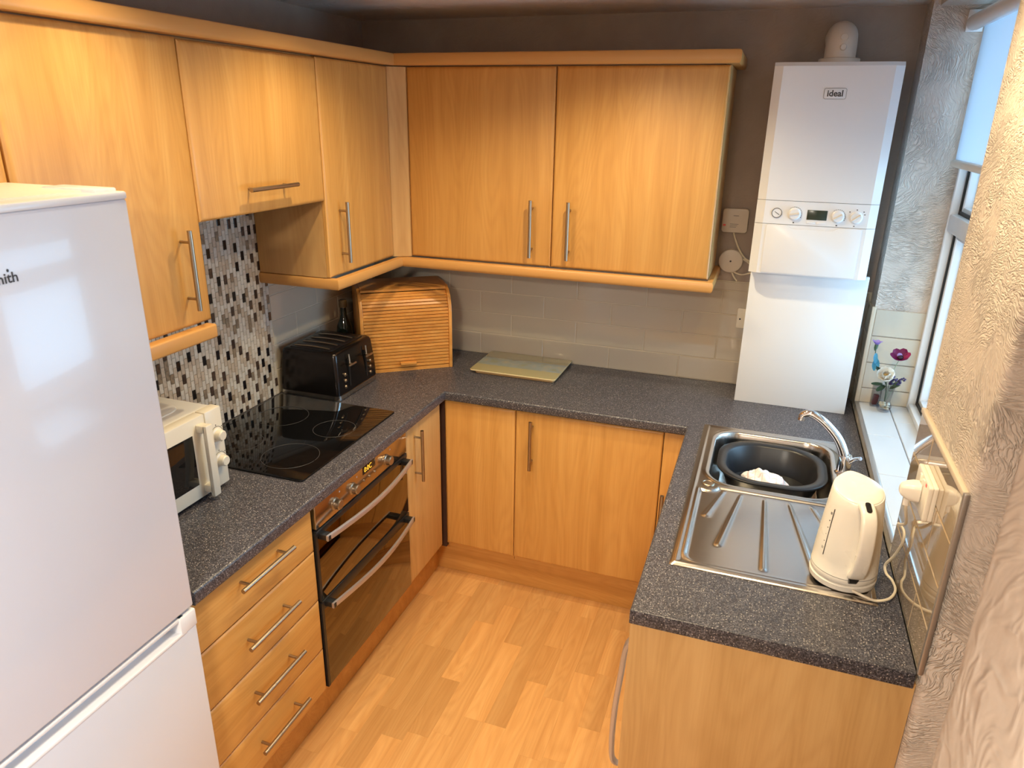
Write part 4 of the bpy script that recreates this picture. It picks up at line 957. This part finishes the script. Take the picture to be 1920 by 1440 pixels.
# water gauge on the left side of the jug
ga = math.radians(-72)
def gpt(a, z, lift=0.0008):
    r = (0.0725+(0.0605-0.0725)*((z-z0-0.05)/0.135)) if z > z0+0.05 else 0.0725
    r = r*(1+0.02*math.cos(a)**2)+lift
    p = Vector((KX, KY, 0))+hd*(math.cos(a)*r)+hs*(math.sin(a)*r); return (p.x, p.y, z)
GA = math.radians(62)
b = NB(); tube(b, [gpt(GA, z0+0.055+0.012*k) for k in range(11)], 0.0011, 6); gl = obj('water_gauge', b, M['print_dark'], kb)
b = NB()
for k in range(4): lathe(b, [(0.0017, 0), (0.0017, 0.0008), (0, 0.0008)], gpt(GA+0.10, z0+0.088+0.018*k, 0), hd*math.cos(GA+0.1)+hs*math.sin(GA+0.1), 8)
for zq in (0.070, 0.160):
    for q in range(3): tube(b, [gpt(GA+0.07+0.03*q, z0+zq-0.002, 0.0004), gpt(GA+0.08+0.03*q, z0+zq+0.004, 0.0004)], 0.0005, 5)
obj('gauge_marks', b, M['print_dark'], kb, 0)['kind'] = 'stuff'
cab = spline([K(0.0785, 0.0, z0+0.001)[:2]+(KZ+0.012,), (2.085, -1.438, KZ+0.010), (2.112, -1.437, KZ+0.004), (2.143, -1.415, KZ+0.0035), (2.160, -1.375, KZ+0.0035), (2.158, -1.335, KZ+0.0035), (2.148, -1.308, KZ+0.004), (2.146, -1.290, 0.93), (2.155, -1.312, 0.97), (2.159, -1.345, 1.03), (2.158, -1.335, 1.055), (2.150, -1.31, 1.058), (2.148, -1.335, 1.070), (2.148, -1.378, 1.098), (2.136, -1.415, 1.140), (2.128, -1.430, 1.170)], 7)
obj('cable', tube(NB(), cab, 0.0032, 10), M['cable'], kt)
pg = obj('plug', loft(NB(), [[(2.1482-d, -1.425+(p[0])*s, 1.205+p[1]*s) for p in rrect(-0.021, 0.021, -0.022, 0.020, 0.011, 5)] for d, s in ((0.0, 1.0), (0.012, 1.0), (0.024, 0.86), (0.034, 0.6), (0.038, 0.35))]), M['kettle_cream'], kt, 60)
obj('cable_grip', tube(NB(), [(2.128, -1.425, 1.188), (2.128, -1.428, 1.168)], 0.006, 10), M['kettle_cream'], pg)
# double socket
sk2 = empty('double_socket', (W-0.02, -1.432, 1.208), 'cream double wall socket on the glossy tiles behind the kettle', 'socket')
def FR2(u, v, d): return (W-0.007-d, u, v)
o = obj('back_box', prism(NB(), rrect(-1.494, -1.371, 1.168, 1.248, 0.004), 0, 0.009, FR2, 0.001), M['socket_cream'], sk2)
o = obj('face_plate', prism(NB(), rrect(-1.495, -1.370, 1.167, 1.249, 0.006), 0.0093, 0.0190, FR2, 0.002), M['socket_cream'], sk2)
for yy in (-1.447, -1.417): obj('rocker', box(NB(), W-0.0290, W-0.0255, yy-0.006, yy+0.006, 1.228, 1.244, 0.001), M['socket_cream'], o)
obj('red_mark', box(NB(), W-0.0272, W-0.0258, -1.474, -1.466, 1.238, 1.244), M['label_red'], o, 0)
# ================================================================== vases and flowers on the window sill
VX, VY, VZ = 2.257, -0.215, 0.9455
va = empty('vase', (VX, VY, VZ), 'small clear glass vase with pale pebbles and flowers on the window sill', 'vase', 'small glass vases on the window sill')
obj('glass', lathe(NB(), [(0.0, 0.0), (0.018, 0.0), (0.024, 0.008), (0.027, 0.022), (0.023, 0.034), (0.019, 0.041), (0.022, 0.07), (0.028, 0.108), (0.0262, 0.108), (0.0205, 0.07), (0.0175, 0.041), (0.0215, 0.033), (0.025, 0.022), (0.022, 0.010), (0.0, 0.006)], (VX, VY, VZ), (0, 0, 1), 28), M['vase_glass'], va)
bm = NB(); rr_ = random.Random(3)
for k in range(26):
    a = rr_.random()*6.28; r = rr_.random()**0.5*0.016; b = bmesh.new(); bmesh.ops.create_icosphere(b, subdivisions=1, radius=0.0045+rr_.random()*0.003)
    absorb(bm, b, Matrix.Translation((VX+r*math.cos(a), VY+r*math.sin(a), VZ+0.012+rr_.random()*0.020)) @ Matrix.Diagonal((1.2, 0.9, 0.7, 1)))
pb = obj('pebbles', bm, M['shell'], va, 60); pb['kind'] = 'stuff'
va2 = empty('vase', (2.232, -0.165, VZ), 'small clear glass jar holding something dark red, behind the pebble vase', 'vase', 'small glass vases on the window sill')
b = NB()
for q in ((0.0,),):
    prism(b, rrect(2.216, 2.249, -0.181, -0.148, 0.005), VZ, VZ+0.004, lambda a, c, d: (a, c, d))
    loft(b, [rr3(2.216, 2.249, -0.181, -0.148, 0.006, VZ+0.004), rr3(2.216, 2.249, -0.181, -0.148, 0.006, VZ+0.085), rr3(2.2175, 2.2475, -0.1795, -0.1495, 0.005, VZ+0.085), rr3(2.2175, 2.2475, -0.1795, -0.1495, 0.005, VZ+0.004)], 0, False, False)
obj('glass', b, M['vase_glass'], va2)
obj('filling', prism(NB(), rrect(2.223, 2.242, -0.174, -0.155, 0.004), VZ+0.0065, VZ+0.045, lambda a, c, d: (a+0.002*math.sin(d*90), c, d), 0.002), M['red_dark'], va2)
def petal(bm, base, axis, up, L, wdt, curl, mi=0, nu=5, nv=4):
    axis = Vector(axis).normalized(); up = Vector(up); up = (up-axis*up.dot(axis)).normalized(); sd = axis.cross(up); base = Vector(base); b = bmesh.new(); g = []
    for i in range(nu+1):
        t = i/nu; wv = wdt*math.sin(math.pi*min(0.93, 0.10+0.83*t))**0.7
        row = []
        for j in range(nv+1):
            s = j/nv*2-1
            row.append(b.verts.new(base+axis*(L*t*math.cos(curl*t))+up*(L*t*math.sin(curl*t)+0.25*wv*s*s)+sd*(wv*s)))
        g.append(row)
    for i in range(nu):
        for j in range(nv): b.faces.new((g[i][j], g[i][j+1], g[i+1][j+1], g[i+1][j]))
    bmesh.ops.solidify(b, geom=b.faces[:], thickness=0.0006)
    absorb(bm, b, None, mi); return bm
def stem(par, pts, r, mat): return obj('stem', tube(NB(), spline(pts, 5), r, 7), M[mat], par)
cam_d = (Vector((1.7634, -3.0422, 1.9566))-Vector((VX, VY, 1.05))).normalized()
# white rose
rc_ = Vector((2.243, -0.228, 1.080)); ro = empty('rose', tuple(rc_-Vector((0, 0, 0.05))), 'white fabric rose with a creamy heart in the sill vase', 'flower')
ax = (cam_d*0.75+Vector((-0.1, 0, 0.55))).normalized(); sdv = ax.cross(Vector((0, 0, 1))).normalized(); upv = sdv.cross(ax)
for ringn, (n_p, L, wd_, tilt, cur) in enumerate(((6, 0.041, 0.021, 0.38, 0.5), (6, 0.033, 0.017, 0.75, 0.6), (5, 0.023, 0.012, 1.1, 0.6))):
    for k in range(n_p):
        a = 2*math.pi*k/n_p+ringn*0.6; rad = sdv*math.cos(a)+upv*math.sin(a)
        obj('petal', petal(NB(), rc_+rad*0.003, rad*math.cos(tilt)+ax*math.sin(tilt), ax, L, wd_, cur), M['rose' if ringn < 2 else 'rose_heart'], ro, 60)
stem(ro, [tuple(rc_-ax*0.004), (2.252, -0.218, 1.04), (2.256, -0.215, 0.985)], 0.0018, 'leaf')
for (bx, ax_) in (((2.238, -0.222, 1.052), (-0.9, -0.1, -0.15)), ((2.245, -0.226, 1.05), (-0.4, -0.3, -0.35))): obj('leaf', petal(NB(), bx, ax_, (0, -0.4, 1), 0.04, 0.010, 0.15), M['leaf'], ro, 60)
# purple anemone
ac = Vector((2.278, -0.215, 1.155)); an = empty('anemone', tuple(ac-Vector((0, 0, 0.1))), 'deep purple flower with a dark centre, tallest on the right of the sill vase', 'flower')
ax2 = (Vector((-0.15, -0.45, 0.85))).normalized(); s2 = ax2.cross(Vector((0, 1, 0.3))).normalized(); u2_ = s2.cross(ax2)
for k in range(6):
    a = 2*math.pi*k/6; rad = s2*math.cos(a)+u2_*math.sin(a)
    obj('petal', petal(NB(), ac+rad*0.004, rad*0.9+ax2*0.35, ax2, 0.036, 0.017, 0.25), M['pink' if k in (3,) else 'purple'], an, 60)
obj('centre', lathe(NB(), [(0.009, -0.002), (0.010, 0.005), (0.006, 0.010), (0, 0.011)], tuple(ac+ax2*0.003), tuple(ax2), 14), M['dark_centre'], an)
obj('petal', petal(NB(), ac+ax2*0.006+s2*0.004, s2*-0.3+ax2, u2_, 0.016, 0.009, 0.6), M['lilac'], an, 60)
stem(an, [tuple(ac), (2.262, -0.212, 1.09), (2.258, -0.2145, 0.99)], 0.0011, 'leaf_light')
# lilac bud with blue ribbon
lc = Vector((2.197, -0.190, 1.190)); li = empty('lilac_bud', tuple(lc-Vector((0, 0, 0.1))), 'lilac flower bud with blue ribbon on its stem, leftmost in the sill vase', 'flower')
for k in range(5):
    a = 2*math.pi*k/5; rad = Vector((math.cos(a), math.sin(a), 0))
    obj('petal', petal(NB(), lc+rad*0.003, rad*0.5+Vector((0, 0, 0.9)), rad*-1, 0.022, 0.009, -0.3), M['lilac'], li, 60)
obj('bud', lathe(NB(), [(0.002, -0.022), (0.006, -0.012), (0.0065, 0.0), (0.004, 0.006)], tuple(lc), (0.1, 0, 1), 12), M['leaf'], li)
stem(li, [tuple(lc-Vector((0, 0, 0.015))), (2.200, -0.193, 1.145), (2.214, -0.205, 1.10), (2.250, -0.213, 1.05), (2.255, -0.2145, 0.99)], 0.0016, 'leaf')
rb = NB()
for k in range(3): petal(rb, (2.200, -0.196, 1.160-0.014*k), (0.25*(1 if k % 2 else -0.4), -0.35, -0.9), (0.3, -1, 0.2), 0.040, 0.0085, 0.3)
obj('ribbon', rb, M['ribbon'], li, 60)
obj('leaf', petal(NB(), (2.207, -0.203, 1.112), (0.6, -0.2, -0.6), (0, -0.8, 0.5), 0.045, 0.008, 0.2), M['leaf'], li, 60)
# lavender sprigs
for q, (top, lab) in enumerate((((2.276, -0.225, 1.085), 'dark lavender sprig rising from the sill vase beside the white rose'), ((2.303, -0.222, 1.080), 'dark lavender sprig leaning to the right out of the sill vase'))):
    tv = Vector(top); lv = empty('lavender', tuple(tv-Vector((0, 0, 0.1))), lab, 'flower', 'lavender sprigs in the sill vase')
    d_ = (tv-Vector((VX, VY, 1.02))).normalized(); bm = NB(); rr_ = random.Random(q)
    for k in range(34):
        t = rr_.random(); a = rr_.random()*6.28; off = Vector((math.cos(a), math.sin(a), 0.3))*0.0075
        b = bmesh.new(); bmesh.ops.create_icosphere(b, subdivisions=1, radius=0.0036); absorb(bm, b, Matrix.Translation(tv-d_*(0.034*t)+off))
    ob_ = obj('blossom', bm, M['lavender'], lv, 60); 
    stem(lv, [tuple(tv-d_*0.01), tuple(tv*0.5+Vector((VX, VY, 1.02))*0.5), (VX+0.004*q, VY-0.002, 0.99)], 0.0011, 'leaf_light')
    for k in range(5):
        a = k*1.3+q; obj('leaf', petal(NB(), (VX+0.006, VY-0.004, 1.035), (0.55+0.25*math.cos(a), -0.3+0.3*math.sin(a), 0.6), (0, -1, 0.5), 0.045, 0.003, 0.2), M['leaf_light'], lv, 60)
